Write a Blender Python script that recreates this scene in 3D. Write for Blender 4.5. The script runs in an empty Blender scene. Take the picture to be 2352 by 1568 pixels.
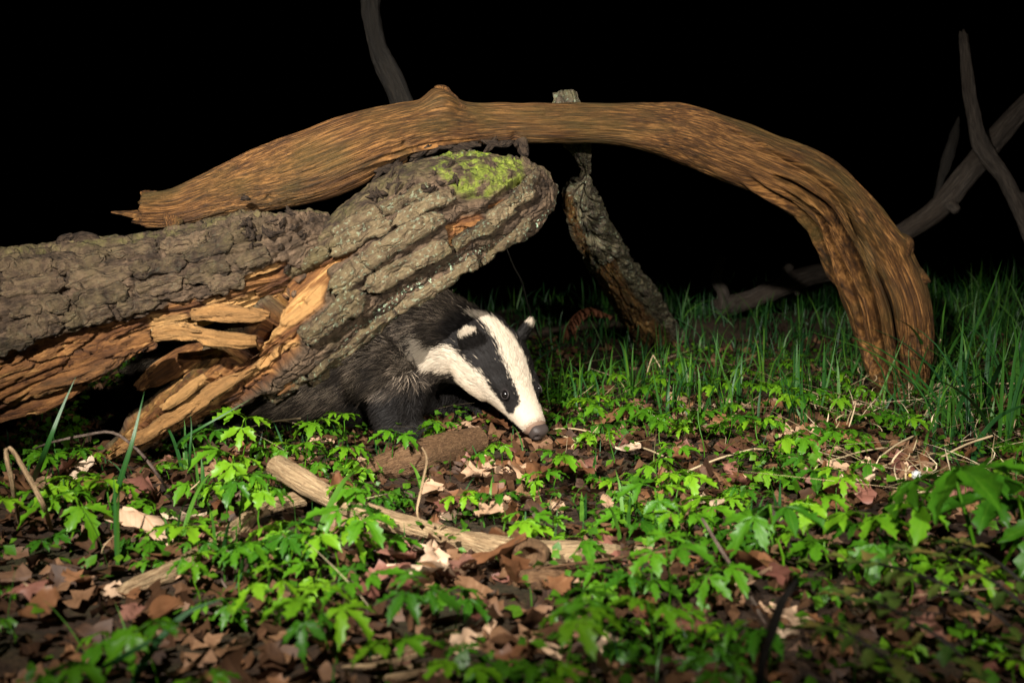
import bpy, math, random
import numpy as np
from mathutils import Vector, Matrix

random.seed(11)
rng = np.random.default_rng(11)
R = math.radians
scene = bpy.context.scene
COL = scene.collection

# ------------------------------------------------------------------ camera
# photo pixels are used at 2352 x 1568; FOC is the focal length in those pixels
FOC, CX, CY, HOR, CAMH = 2259.0, 1176.0, 784.0, 531.0, 0.31
TILT = math.atan((CY - HOR) / FOC)
CAM = np.array([0.0, 0.0, CAMH])
FWD = np.array([0, math.cos(TILT), -math.sin(TILT)])
UPV = np.array([0, math.sin(TILT), math.cos(TILT)])
RGT = np.array([1.0, 0, 0])
cd = bpy.data.cameras.new('camera')
cam = bpy.data.objects.new('camera', cd)
COL.objects.link(cam)
cam.location = CAM
cam.rotation_euler = (math.pi / 2 - TILT, 0, 0)
cd.sensor_width = 36
cd.lens = 36 * FOC / 2352
cd.clip_start = 0.02
cd.clip_end = 2000
cd.dof.use_dof = True
cd.dof.focus_distance = 1.42
cd.dof.aperture_fstop = 6.3
cd.lens_unit = 'MILLIMETERS'
scene.camera = cam

# ------------------------------------------------------------------ night sky
w = bpy.data.worlds.new('World')
scene.world = w
w.use_nodes = True
nt = w.node_tree
bg = nt.nodes['Background']
sky = nt.nodes.new('ShaderNodeTexSky')
sky.sky_type = 'NISHITA'
sky.sun_disc = False
sky.sun_elevation = R(-9)
sky.sun_rotation = R(160)
nt.links.new(sky.outputs[0], bg.inputs[0])
bg.inputs[1].default_value = 0.05

# ------------------------------------------------------------------ the two flash guns that light the photograph
def flash(name, loc, target, power, cone, blend, radius):
    d = bpy.data.lights.new(name, 'SPOT')
    d.energy = power
    d.spot_size = R(cone)
    d.spot_blend = blend
    d.shadow_soft_size = radius
    d.color = (1.0, 0.95, 0.87)
    o = bpy.data.objects.new(name, d)
    COL.objects.link(o)
    o.location = loc
    o.rotation_euler = (Vector(target) - Vector(loc)).to_track_quat('-Z', 'Y').to_euler()
    return o
flash('flash_gun', (-0.42, -0.10, 0.82), (0.03, 1.76, 0.15), 320, 66, 1.0, 0.014)
flash('flash_gun', (0.50, -0.12, 0.57), (0.13, 1.88, 0.16), 118, 62, 1.0, 0.014)

vs = scene.view_settings
vs.view_transform = 'Standard'
vs.look = 'None'
vs.exposure = 0.0
vs.gamma = 1.0
vs.use_curve_mapping = False
scene.cycles.use_denoising = True
scene.cycles.max_bounces = 6
scene.cycles.diffuse_bounces = 2
scene.cycles.glossy_bounces = 2
scene.cycles.transmission_bounces = 3
scene.cycles.transparent_max_bounces = 4

# ------------------------------------------------------------------ pixels to places
def P(x, y, D):
    """the point seen at photo pixel (x, y) at depth D metres"""
    return CAM + D * FWD + ((x - CX) / FOC * D) * RGT + ((CY - y) / FOC * D) * UPV

def proj(p):
    v = np.asarray(p, float) - CAM
    d = v @ FWD
    return CX + (v @ RGT) / d * FOC, CY - (v @ UPV) / d * FOC

# ------------------------------------------------------------------ noise
def _h(ix, iy, iz, seed=0):
    n = (ix * 374761393 + iy * 668265263 + iz * 2147483647 + seed * 1274126177) & 0xFFFFFFFF
    n = ((n ^ (n >> 13)) * 1274126177) & 0xFFFFFFFF
    n = ((n ^ (n >> 16)) * 2246822519) & 0xFFFFFFFF
    return ((n ^ (n >> 15)) & 0xFFFFFF) / float(0x1000000)

def vnoise(x, y, z, seed=0):
    x, y, z = np.broadcast_arrays(np.asarray(x, float), np.asarray(y, float), np.asarray(z, float))
    ix, iy, iz = np.floor(x).astype(np.int64), np.floor(y).astype(np.int64), np.floor(z).astype(np.int64)
    fx, fy, fz = x - ix, y - iy, z - iz
    fx, fy, fz = [f * f * f * (f * (f * 6 - 15) + 10) for f in (fx, fy, fz)]
    r = 0
    for dx in (0, 1):
        wx = fx if dx else 1 - fx
        for dy in (0, 1):
            wy = fy if dy else 1 - fy
            for dz in (0, 1):
                wz = fz if dz else 1 - fz
                r = r + wx * wy * wz * _h(ix + dx, iy + dy, iz + dz, seed)
    return r * 2 - 1

def fbm(x, y, z, o=4, seed=0):
    a, s, t = 1.0, 0.0, 0.0
    for k in range(o):
        s = s + a * vnoise(x * 2 ** k, y * 2 ** k, z * 2 ** k, seed + k)
        t += a
        a *= 0.5
    return s / t

def voro(x, y, z, seed=0):
    """F2-F1 and the cell's own random number"""
    ix, iy, iz = np.floor(x).astype(np.int64), np.floor(y).astype(np.int64), np.floor(z).astype(np.int64)
    f1 = np.full(x.shape, 9.0); f2 = np.full(x.shape, 9.0); idv = np.zeros(x.shape)
    for dx in (-1, 0, 1):
        for dy in (-1, 0, 1):
            for dz in (-1, 0, 1):
                jx, jy, jz = ix + dx, iy + dy, iz + dz
                d = (jx + _h(jx, jy, jz, seed) - x) ** 2 + (jy + _h(jx, jy, jz, seed + 1) - y) ** 2 + (jz + _h(jx, jy, jz, seed + 2) - z) ** 2
                m = d < f1
                f2 = np.where(m, f1, np.minimum(f2, d))
                idv = np.where(m, _h(jx, jy, jz, seed + 3), idv)
                f1 = np.where(m, d, f1)
    return np.sqrt(f2) - np.sqrt(f1), idv

def sstep(a, b, x):
    t = np.clip((x - a) / (b - a), 0, 1)
    return t * t * (3 - 2 * t)

def inpoly(px, py, poly):
    r = np.zeros(px.shape, bool)
    n = len(poly)
    for i in range(n):
        x0, y0 = poly[i]; x1, y1 = poly[(i + 1) % n]
        if y0 == y1: continue
        c = ((y0 > py) != (y1 > py)) & (px < (x1 - x0) * (py - y0) / (y1 - y0) + x0)
        r ^= c
    return r

# ------------------------------------------------------------------ things and parts
def thing(name, label, cat, loc=(0, 0, 0), group=None, rot=(0, 0, 0)):
    o = bpy.data.objects.new(name, None)
    o.empty_display_size = 0.02
    COL.objects.link(o)
    o.location = [float(v) for v in loc]
    o.rotation_euler = rot
    o['label'] = label; o['category'] = cat
    if group: o['group'] = group
    return o

def tag(o, label, cat, group=None):
    o['label'] = label; o['category'] = cat
    if group: o['group'] = group
    return o

def make_mesh(name, V, Fq, mat=None, smooth=True, attrs=None):
    """V (n,3); Fq: list of index arrays (each (m,k))"""
    me = bpy.data.meshes.new(name)
    V = np.ascontiguousarray(V, np.float32)
    if isinstance(Fq, np.ndarray): Fq = [Fq]
    Fq = [np.asarray(f, np.int32) for f in Fq if len(f)]
    loops = np.concatenate([f.ravel() for f in Fq])
    tot = np.concatenate([np.full(len(f), f.shape[1], np.int32) for f in Fq])
    start = np.concatenate([[0], np.cumsum(tot)[:-1]]).astype(np.int32)
    me.vertices.add(len(V)); me.vertices.foreach_set('co', V.ravel())
    me.loops.add(len(loops)); me.loops.foreach_set('vertex_index', loops)
    me.polygons.add(len(tot)); me.polygons.foreach_set('loop_start', start)
    me.polygons.foreach_set('loop_total', tot)
    me.update(calc_edges=True)
    if smooth: me.polygons.foreach_set('use_smooth', np.ones(len(tot), bool))
    for k, a in (attrs or {}).items():
        a = np.asarray(a, np.float32)
        if a.ndim == 1:
            at = me.attributes.new(k, 'FLOAT', 'POINT'); at.data.foreach_set('value', a)
        elif a.shape[1] == 3:
            at = me.attributes.new(k, 'FLOAT_VECTOR', 'POINT'); at.data.foreach_set('vector', a.ravel())
        else:
            at = me.attributes.new(k, 'FLOAT_COLOR', 'POINT'); at.data.foreach_set('color', a.ravel())
    if mat: me.materials.append(mat)
    me.validate()
    return me

def link(name, me, parent=None, loc=None):
    o = bpy.data.objects.new(name, me)
    COL.objects.link(o)
    if parent: o.parent = parent
    if loc is not None: o.location = [float(v) for v in loc]
    return o

def put(name, V, F, mat, parent=None, base=None, smooth=True, attrs=None):
    """a mesh object from world points; under a parent its points are relative to the parent's place"""
    org = np.array(parent.location) if parent else (np.array(base) if base is not None else np.zeros(3))
    if parent is not None and parent.parent is not None: org = org + np.array(parent.parent.location)
    me = make_mesh(name, np.asarray(V) - org, F, mat, smooth, attrs)
    return link(name, me, parent, None if parent else org)

def grid_faces(nu, nv, wrap=True):
    i, j = np.meshgrid(np.arange(nu - 1), np.arange(nv if wrap else nv - 1), indexing='ij')
    j2 = (j + 1) % nv
    return np.stack([i * nv + j, i * nv + j2, (i + 1) * nv + j2, (i + 1) * nv + j], -1).reshape(-1, 4)

# ------------------------------------------------------------------ materials
def nodes(name):
    m = bpy.data.materials.new(name)
    m.use_nodes = True
    n = m.node_tree
    b = n.nodes['Principled BSDF']
    b.inputs['Roughness'].default_value = 0.75
    b.inputs['Specular IOR Level'].default_value = 0.3
    return m, n, b
def N(n, t, **kw):
    o = n.nodes.new(t)
    for k, v in kw.items():
        if k in o.inputs: o.inputs[k].default_value = v
        else: setattr(o, k, v)
    return o
def ramp(n, src, stops):
    r = n.nodes.new('ShaderNodeValToRGB')
    e = r.color_ramp.elements
    while len(e) < len(stops): e.new(0.5)
    for k, (p, c) in enumerate(stops):
        e[k].position = p; e[k].color = (*c, 1)
    n.links.new(src, r.inputs[0])
    return r.outputs[0]
def mix(n, fac, a, b):
    m = n.nodes.new('ShaderNodeMix'); m.data_type = 'RGBA'
    for v, i in ((fac, 0), (a, 6), (b, 7)):
        if hasattr(v, 'links'): n.links.new(v, m.inputs[i])
        else: m.inputs[i].default_value = v if i == 0 else (*v, 1)
    return m.outputs[2]
def math_(n, op, a, b=None):
    m = n.nodes.new('ShaderNodeMath'); m.operation = op
    for v, i in ((a, 0), (b, 1)):
        if v is None: continue
        if hasattr(v, 'links'): n.links.new(v, m.inputs[i])
        else: m.inputs[i].default_value = v
    return m.outputs[0]
def attr(n, name):
    a = n.nodes.new('ShaderNodeAttribute'); a.attribute_name = name
    return a
def noise_tex(n, vec, scale, detail=6, rough=0.6, stretch=None):
    if stretch:
        mp = N(n, 'ShaderNodeMapping'); mp.inputs['Scale'].default_value = stretch
        n.links.new(vec, mp.inputs[0]); vec = mp.outputs[0]
    t = N(n, 'ShaderNodeTexNoise')
    t.inputs['Scale'].default_value = scale; t.inputs['Detail'].default_value = detail; t.inputs['Roughness'].default_value = rough
    n.links.new(vec, t.inputs['Vector'])
    return t.outputs['Fac']
def bump(n, b, h, strength, dist):
    bn = N(n, 'ShaderNodeBump'); bn.inputs['Strength'].default_value = strength; bn.inputs['Distance'].default_value = dist
    n.links.new(h, bn.inputs['Height']); n.links.new(bn.outputs[0], b.inputs['Normal'])

def wood_material(name, dark, mid, pale, patch, stretch=0.035, rough=0.7, fine=480):
    """weathered wood: fibres run along the attribute 'grain' z axis"""
    m, n, b = nodes(name)
    g = attr(n, 'grain').outputs['Vector']
    f = noise_tex(n, g, fine, 4, 0.6, (1, 1, stretch))
    c = noise_tex(n, g, 70, 5, 0.65, (1, 1, stretch * 1.3))
    big = noise_tex(n, g, 11, 4, 0.6, (1, 1, 0.45))
    s = math_(n, 'ADD', math_(n, 'MULTIPLY', f, 0.68), math_(n, 'MULTIPLY', c, 0.32))
    col = ramp(n, s, [(0.36, dark), (0.5, mid), (0.64, pale)])
    col = mix(n, ramp(n, big, [(0.44, (0, 0, 0)), (0.62, (1, 1, 1))]), col, mix(n, 0.7, col, patch))
    spk = noise_tex(n, g, 330, 2, 0.5)
    col = mix(n, ramp(n, spk, [(0.66, (0, 0, 0)), (0.74, (.7, .7, .7))]), col, dark)
    n.links.new(col, b.inputs['Base Color'])
    b.inputs['Roughness'].default_value = rough
    fl2 = noise_tex(n, g, 620, 3, 0.6, (1, 1, stretch * 2))
    bump(n, b, math_(n, 'ADD', s, math_(n, 'MULTIPLY', fl2, 0.45)), 1.0, 0.006)
    return m

def bark_material(name, cols, wood, moss=True):
    """bark with attribute masks: wood (bare rotten wood), moss, lichen, plate (per plate tone)"""
    m, n, b = nodes(name)
    g = attr(n, 'grain').outputs['Vector']
    pl = attr(n, 'plate').outputs['Fac']
    a1 = noise_tex(n, g, 60, 6, 0.65)
    a2 = noise_tex(n, g, 300, 5, 0.7, (1, 1, 0.3))
    s = math_(n, 'ADD', math_(n, 'MULTIPLY', a1, 0.45), math_(n, 'ADD', math_(n, 'MULTIPLY', a2, 0.4), math_(n, 'MULTIPLY', pl, 0.15)))
    bark = ramp(n, s, [(0.36, cols[0]), (0.48, cols[1]), (0.62, cols[2])])
    big = noise_tex(n, g, 14, 4, 0.6)
    bark = mix(n, ramp(n, big, [(0.5, (0, 0, 0)), (0.68, (1, 1, 1))]), bark, mix(n, 0.5, bark, cols[3]))
    f = noise_tex(n, g, 240, 5, 0.65, (1, 1, 0.10))
    c = noise_tex(n, g, 42, 5, 0.65, (1, 1, 0.22))
    ws = math_(n, 'ADD', math_(n, 'MULTIPLY', f, 0.4), math_(n, 'MULTIPLY', c, 0.6))
    wd = ramp(n, ws, [(0.37, wood[0]), (0.46, wood[1]), (0.55, wood[2]), (0.65, wood[3])])
    rot = noise_tex(n, g, 38, 6, 0.7, (1, 1, 0.4))
    wd = mix(n, ramp(n, rot, [(0.52, (0, 0, 0)), (0.62, (.85, .85, .85))]), wd, mix(n, 0.75, wd, (0.06, 0.022, 0.008)))
    # the tone of the bare wood drifts from red-brown to pale
    tone = attr(n, 'tone').outputs['Fac']
    wd = mix(n, tone, wd, mix(n, 0.6, wd, wood[3]))
    col = mix(n, attr(n, 'wood').outputs['Fac'], bark, wd)
    ms = noise_tex(n, g, 190, 5, 0.7)
    mossc = ramp(n, ms, [(0.3, (0.035, 0.05, 0.006)), (0.5, (0.12, 0.16, 0.012)), (0.7, (0.26, 0.32, 0.03))])
    mm = math_(n, 'MULTIPLY', attr(n, 'moss').outputs['Fac'], ramp(n, noise_tex(n, g, 60, 5, 0.7), [(0.42, (0, 0, 0)), (0.56, (1, 1, 1))]))
    col = mix(n, mm, col, mossc)
    lc = math_(n, 'MULTIPLY', attr(n, 'lichen').outputs['Fac'], ramp(n, noise_tex(n, g, 210, 3, 0.6), [(0.585, (0, 0, 0)), (0.62, (1, 1, 1))]))
    col = mix(n, lc, col, (0.30, 0.40, 0.27))
    n.links.new(col, b.inputs['Base Color'])
    b.inputs['Roughness'].default_value = 0.8
    hh = math_(n, 'ADD', math_(n, 'MULTIPLY', a1, 0.5), math_(n, 'ADD', math_(n, 'MULTIPLY', a2, 0.3), math_(n, 'MULTIPLY', f, 0.35)))
    crk = N(n, 'ShaderNodeTexVoronoi', feature='DISTANCE_TO_EDGE'); crk.inputs['Scale'].default_value = 46
    mpc = N(n, 'ShaderNodeMapping'); mpc.inputs['Scale'].default_value = (1, 1, 0.32)
    wv_ = N(n, 'ShaderNodeTexNoise'); wv_.inputs['Scale'].default_value = 40; n.links.new(g, wv_.inputs['Vector'])
    vm = N(n, 'ShaderNodeVectorMath', operation='MULTIPLY_ADD'); n.links.new(wv_.outputs['Color'], vm.inputs[0]); vm.inputs[1].default_value = (.03, .03, .03); n.links.new(g, vm.inputs[2])
    n.links.new(vm.outputs[0], mpc.inputs[0]); n.links.new(mpc.outputs[0], crk.inputs['Vector'])
    ce = ramp(n, crk.outputs['Distance'], [(0.0, (0, 0, 0)), (0.09, (1, 1, 1))])
    hh = math_(n, 'ADD', hh, math_(n, 'MULTIPLY', math_(n, 'MULTIPLY', ce, 0.22), math_(n, 'SUBTRACT', 1.0, attr(n, 'wood').outputs['Fac'])))
    bump(n, b, hh, 1.0, 0.012)
    return m

def leaf_material(name, stops, vein, trans=0.35, rough=0.42, spec=0.4):
    m, n, b = nodes(name)
    oi = N(n, 'ShaderNodeObjectInfo')
    geo = N(n, 'ShaderNodeNewGeometry')
    lv = attr(n, 'lv')                     # x across, y along the leaf
    tc = attr(n, 'lv').outputs['Vector']
    var = N(n, 'ShaderNodeTexNoise'); var.inputs['Scale'].default_value = 3.0; var.inputs['Detail'].default_value = 4
    n.links.new(tc, var.inputs['Vector'])
    rnd = math_(n, 'ADD', math_(n, 'MULTIPLY', oi.outputs['Random'], 0.5), math_(n, 'MULTIPLY', var.outputs['Fac'], 0.5))
    rnd = math_(n, 'ADD', rnd, attr(n, 'tone').outputs['Fac'])
    col = ramp(n, rnd, stops)
    sx = N(n, 'ShaderNodeSeparateXYZ'); n.links.new(tc, sx.inputs[0])
    ax = math_(n, 'ABSOLUTE', sx.outputs[0])
    mid = math_(n, 'LESS_THAN', ax, 0.035)
    fr = math_(n, 'FRACT', math_(n, 'ADD', math_(n, 'MULTIPLY', sx.outputs[1], 7.0), math_(n, 'MULTIPLY', ax, -3.2)))
    sv = math_(n, 'MULTIPLY', math_(n, 'LESS_THAN', fr, 0.13), 0.5)
    col = mix(n, math_(n, 'MULTIPLY', math_(n, 'MAXIMUM', mid, sv), 0.55), col, vein)
    n.links.new(col, b.inputs['Base Color'])
    b.inputs['Roughness'].default_value = rough
    b.inputs['Specular IOR Level'].default_value = spec
    bump(n, b, math_(n, 'MULTIPLY', fr, -1.0), 0.15, 0.002)
    tr = N(n, 'ShaderNodeBsdfTranslucent'); n.links.new(col, tr.inputs[0])
    mx = N(n, 'ShaderNodeMixShader'); mx.inputs[0].default_value = trans
    n.links.new(b.outputs[0], mx.inputs[1]); n.links.new(tr.outputs[0], mx.inputs[2])
    n.links.new(mx.outputs[0], n.nodes['Material Output'].inputs[0])
    return m

M = {}
M['arch'] = wood_material('weathered_bare_wood', (0.014, 0.0055, 0.0016), (0.082, 0.034, 0.0078), (0.29, 0.135, 0.038), (0.052, 0.036, 0.007))
M['stick'] = wood_material('pale_dry_wood', (0.12, 0.07, 0.035), (0.28, 0.185, 0.098), (0.46, 0.33, 0.19), (0.24, 0.17, 0.09), 0.08)
M['brown_stick'] = wood_material('brown_bark_wood', (0.045, 0.021, 0.009), (0.13, 0.067, 0.030), (0.24, 0.14, 0.068), (0.09, 0.05, 0.022), 0.25)
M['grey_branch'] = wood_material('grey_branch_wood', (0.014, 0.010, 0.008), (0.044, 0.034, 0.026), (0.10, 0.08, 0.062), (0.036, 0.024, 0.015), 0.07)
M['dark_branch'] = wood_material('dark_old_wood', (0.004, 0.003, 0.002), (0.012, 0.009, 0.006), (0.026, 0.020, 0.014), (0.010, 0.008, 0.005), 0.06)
M['twig'] = wood_material('twig_skin', (0.05, 0.03, 0.022), (0.12, 0.085, 0.065), (0.22, 0.17, 0.13), (0.10, 0.06, 0.05), 0.2)
WOODC = ((0.018, 0.0055, 0.0018), (0.080, 0.029, 0.0075), (0.19, 0.080, 0.022), (0.48, 0.27, 0.095))
M['bark'] = bark_material('oak_bark', ((0.014, 0.0078, 0.0042), (0.050, 0.031, 0.0175), (0.125, 0.080, 0.047), (0.062, 0.045, 0.019)), WOODC)
M['slab'] = bark_material('smooth_bark_slab', ((0.026, 0.016, 0.008), (0.086, 0.058, 0.030), (0.175, 0.125, 0.070), (0.085, 0.066, 0.026)), WOODC)
M['leg_bark'] = bark_material('rear_trunk_bark', ((0.03, 0.022, 0.014), (0.075, 0.056, 0.037), (0.14, 0.108, 0.073), (0.08, 0.068, 0.037)), WOODC)
M['anemone'] = leaf_material('anemone_leaf', [(0.15, (0.028, 0.115, 0.005)), (0.5, (0.068, 0.205, 0.006)), (0.85, (0.15, 0.32, 0.010))], (0.12, 0.27, 0.02))
M['cover'] = leaf_material('small_green_leaf', [(0.1, (0.022, 0.085, 0.005)), (0.5, (0.055, 0.160, 0.007)), (0.9, (0.13, 0.26, 0.012))], (0.10, 0.2, 0.03))
M['grass'] = leaf_material('grass_blade', [(0.1, (0.012, 0.060, 0.020)), (0.5, (0.028, 0.115, 0.018)), (0.9, (0.10, 0.24, 0.020))], (0.08, 0.2, 0.03), 0.4, 0.4)
M['oak_pale'] = leaf_material('pale_dead_leaf', [(0.1, (0.34, 0.20, 0.115)), (0.5, (0.50, 0.33, 0.21)), (0.9, (0.66, 0.50, 0.36))], (0.26, 0.14, 0.07), 0.12, 0.6, 0.25)
M['oak_brown'] = leaf_material('brown_dead_leaf', [(0.1, (0.075, 0.028, 0.011)), (0.5, (0.16, 0.070, 0.030)), (0.9, (0.28, 0.14, 0.066))], (0.14, 0.06, 0.03), 0.12, 0.5, 0.35)
M['oak_red'] = leaf_material('reddish_dead_leaf', [(0.1, (0.085, 0.028, 0.020)), (0.5, (0.18, 0.073, 0.050)), (0.9, (0.28, 0.135, 0.095))], (0.15, 0.06, 0.045), 0.12, 0.5, 0.35)
M['litter'] = leaf_material('litter_crumb', [(0.05, (0.022, 0.010, 0.005)), (0.45, (0.075, 0.034, 0.015)), (0.8, (0.19, 0.10, 0.05)), (1.0, (0.42, 0.27, 0.16))], (0.10, 0.05, 0.025), 0.1, 0.6, 0.3)
M['straw'] = leaf_material('dry_straw', [(0.1, (0.30, 0.20, 0.10)), (0.5, (0.50, 0.37, 0.21)), (0.9, (0.70, 0.57, 0.37))], (0.4, 0.3, 0.17), 0.15, 0.5, 0.35)
M['bramble'] = leaf_material('bramble_leaf', [(0.1, (0.03, 0.075, 0.012)), (0.5, (0.075, 0.115, 0.018)), (0.9, (0.17, 0.13, 0.035))], (0.1, 0.13, 0.03), 0.3)
M['petal'] = leaf_material('white_petal', [(0.1, (0.7, 0.7, 0.68)), (0.9, (0.8, 0.8, 0.78))], (0.75, 0.7, 0.72), 0.3)
M['bracken'] = leaf_material('dead_bracken', [(0.1, (0.10, 0.035, 0.018)), (0.9, (0.22, 0.09, 0.045))], (0.1, 0.05, 0.03), 0.2, 0.7, 0.1)

def soil_material():
    m, n, b = nodes('forest_soil')
    g = N(n, 'ShaderNodeNewGeometry').outputs['Position']
    a = noise_tex(n, g, 30, 8, 0.7); c = noise_tex(n, g, 160, 6, 0.7)
    s = math_(n, 'ADD', math_(n, 'MULTIPLY', a, 0.5), math_(n, 'MULTIPLY', c, 0.5))
    col = ramp(n, s, [(0.36, (0.016, 0.009, 0.005)), (0.5, (0.050, 0.026, 0.013)), (0.66, (0.12, 0.066, 0.033))])
    gr = noise_tex(n, g, 9, 4, 0.6)
    col = mix(n, ramp(n, gr, [(0.5, (0, 0, 0)), (0.7, (.6, .6, .6))]), col, (0.035, 0.05, 0.010))
    n.links.new(col, b.inputs['Base Color'])
    b.inputs['Roughness'].default_value = 0.9
    bump(n, b, s, 1.0, 0.02)
    return m
M['soil'] = soil_material()

# ------------------------------------------------------------------ the ground
def zg(x, y):
    x = np.asarray(x, float); y = np.asarray(y, float)
    z = 0.042 * sstep(1.9, 3.2, y) - 2.2 * sstep(3.25, 10.0, y)  # falls away past the crest, shaped to keep far lit ground from showing
    near = 1 - sstep(5, 20, np.hypot(x, y))
    z = z + near * (0.018 * fbm(x / 0.5, y / 0.5, 0 * x, 2, 3) + 0.007 * fbm(x / 0.12, y / 0.12, 0 * x, 3, 8))
    z = z + 0.03 * sstep(0.7, 1.5, x) * sstep(1.0, 2.0, y) * near
    return z

def G(px, py):
    """where the ray through a photo pixel meets the ground"""
    d = FWD + (px - CX) / FOC * RGT + (CY - py) / FOC * UPV
    t = CAMH / max(1e-3, -d[2])
    for _ in range(12):
        p = CAM + t * d
        t = (CAMH - float(zg(p[0], p[1]))) / max(1e-3, -d[2])
        t = min(t, 4.2)
    p = CAM + t * d
    p[2] = float(zg(p[0], p[1]))
    return p

far = np.geomspace(0.05, 600, 26)
xs = np.concatenate([-2.4 - far[::-1], np.arange(-2.4, 2.401, 0.016), 2.4 + far])
ys = np.concatenate([0.2 - far[::-1], np.arange(0.2, 4.4, 0.016), 4.4 + far])
gx, gy = np.meshgrid(xs, ys, indexing='ij')
gz = zg(gx, gy)
fine = (np.abs(gx) < 2.4) & (gy > 0.2) & (gy < 4.4)
gz = gz + np.where(fine, 0.006 * fbm(gx / 0.03, gy / 0.03, 0 * gx, 3, 21), 0)
gv = np.stack([gx, gy, gz], -1).reshape(-1, 3)
ground = put('ground', gv, grid_faces(len(xs), len(ys), False)[:, ::-1], M['soil'])
ground['kind'] = 'structure'

# ------------------------------------------------------------------ swept limbs
def spline(ctrl, n):
    c = np.asarray(ctrl, float)
    d = np.concatenate([[0], np.cumsum(np.maximum(1e-6, np.linalg.norm(np.diff(c[:, :3], axis=0), axis=1)) ** 0.5)])
    def ev(t):
        k = np.clip(np.searchsorted(d, t, side='right') - 1, 0, len(c) - 2)
        h = (d[k + 1] - d[k])[:, None]
        u = ((t - d[k]) / (d[k + 1] - d[k]))[:, None]
        m = np.gradient(c, d, axis=0)
        return ((2 * u ** 3 - 3 * u ** 2 + 1) * c[k] + (u ** 3 - 2 * u ** 2 + u) * h * m[k]
                + (-2 * u ** 3 + 3 * u ** 2) * c[k + 1] + (u ** 3 - u ** 2) * h * m[k + 1])
    t = np.linspace(0, d[-1], 600)
    p = ev(t)
    L = np.concatenate([[0], np.cumsum(np.linalg.norm(np.diff(p[:, :3], axis=0), axis=1))])
    tt = np.interp(np.linspace(0, L[-1], n), L, t)
    return ev(tt), np.linspace(0, L[-1], n)

def px_ctrl(rows):
    """(pixel x, pixel y, depth, diameter in pixels) to (x, y, z, radius)"""
    return [np.append(P(x, y, D), d / 2 * D / FOC) for x, y, D, d in rows]

def sweep(ctrl, nu, nv, disp=None, flat=1.0, cap=0.006, seed=0, capk=(0.8, 0.5, 0.2, 0.0)):
    c, s = spline(ctrl, nu)
    C, rad = c[:, :3], np.maximum(c[:, 3], 1e-4)
    T = np.gradient(C, axis=0); T /= np.linalg.norm(T, axis=1)[:, None]
    V = CAM - C; V /= np.linalg.norm(V, axis=1)[:, None]
    E1 = V - (V * T).sum(1)[:, None] * T; E1 /= np.linalg.norm(E1, axis=1)[:, None]
    E2 = np.cross(T, E1)
    phi = np.linspace(0, 2 * math.pi, nv, endpoint=False) - math.pi
    cp, sp = np.cos(phi)[None, :], np.sin(phi)[None, :]
    Rr = rad[:, None]
    q = (Rr * cp + 0 * s[:, None], Rr * sp + 0 * s[:, None], s[:, None] + 0 * phi[None, :])
    base = C[:, None] + (Rr * cp)[..., None] * flat * E1[:, None] + (Rr * sp)[..., None] * E2[:, None]
    nrm = cp[..., None] * E1[:, None] + sp[..., None] * E2[:, None]
    S = dict(C=C, s=s, rad=rad, T=T, E1=E1, E2=E2, phi=phi, q=q, base=base, nrm=nrm, nu=nu, nv=nv, seed=seed)
    S['px'], S['py'] = proj(base.reshape(-1, 3))
    S['px'] = S['px'].reshape(nu, nv); S['py'] = S['py'].reshape(nu, nv)
    dz, at = disp(S) if disp else (np.zeros((nu, nv)), {})
    S['disp'] = dz
    pos = base + nrm * dz[..., None]
    S['pos'] = pos
    # broken ends
    rings, ra = [], {k: [] for k in at}
    gr = np.stack(q, -1)
    rings_g = []
    def capr(i, sgn):
        out, og = [], []
        cen = pos[i].mean(0)
        for k in capk:
            r = cen + (pos[i] - cen) * k
            r = r + T[i] * sgn * (cap * fbm(r[:, 0] / 0.012, r[:, 1] / 0.012, r[:, 2] / 0.012, 2, seed + 5) + cap * 0.3 * (1 - k))[:, None]
            out.append(r); og.append(np.stack([q[0][i] * k, q[1][i] * k, q[2][i] + 0.3 * sgn * (1 - k) * 0.1], -1))
        return out, og
    a, ag = capr(0, -1); b, bg_ = capr(nu - 1, 1)
    allp = np.concatenate([np.array(a[::-1]), pos, np.array(b)])
    allg = np.concatenate([np.array(ag[::-1]), gr, np.array(bg_)])
    nc = len(capk)
    attrs = {'grain': allg.reshape(-1, 3)}
    for k, v in at.items():
        attrs[k] = np.concatenate([np.repeat(v[:1], nc, 0), v, np.repeat(v[-1:], nc, 0)]).ravel()
    S['V'] = allp.reshape(-1, 3)
    S['F'] = grid_faces(nu + 2 * nc, nv)[:, ::-1]
    S['attrs'] = attrs
    return S

def limb(name, S, mat, parent, base=None):
    return put(name, S['V'], S['F'], mat, parent, base, True, S['attrs'])

def blur(m, k):
    for _ in range(k):
        p = np.pad(m, ((1, 1), (0, 0)), 'edge')
        m = (p[:-2] + 2 * p[1:-1] + p[2:]) / 4
        m = (np.roll(m, 1, 1) + 2 * m + np.roll(m, -1, 1)) / 4
    return m

def pmask(S, polys, jit=7, sc=22, back=1.9):
    """mask on the limb where outlines seen in the photo lie on its surface"""
    jx = jit * fbm(S['px'] / sc, S['py'] / sc, 0 * S['px'], 3, 31); jy = jit * fbm(S['px'] / sc, S['py'] / sc, 0 * S['px'] + 9, 3, 37)
    m = np.zeros(S['px'].shape, bool)
    for p in polys: m |= inpoly(S['px'] + jx, S['py'] + jy, p)
    return (m & (np.abs(S['phi'])[None, :] < back)).astype(float)

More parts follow.
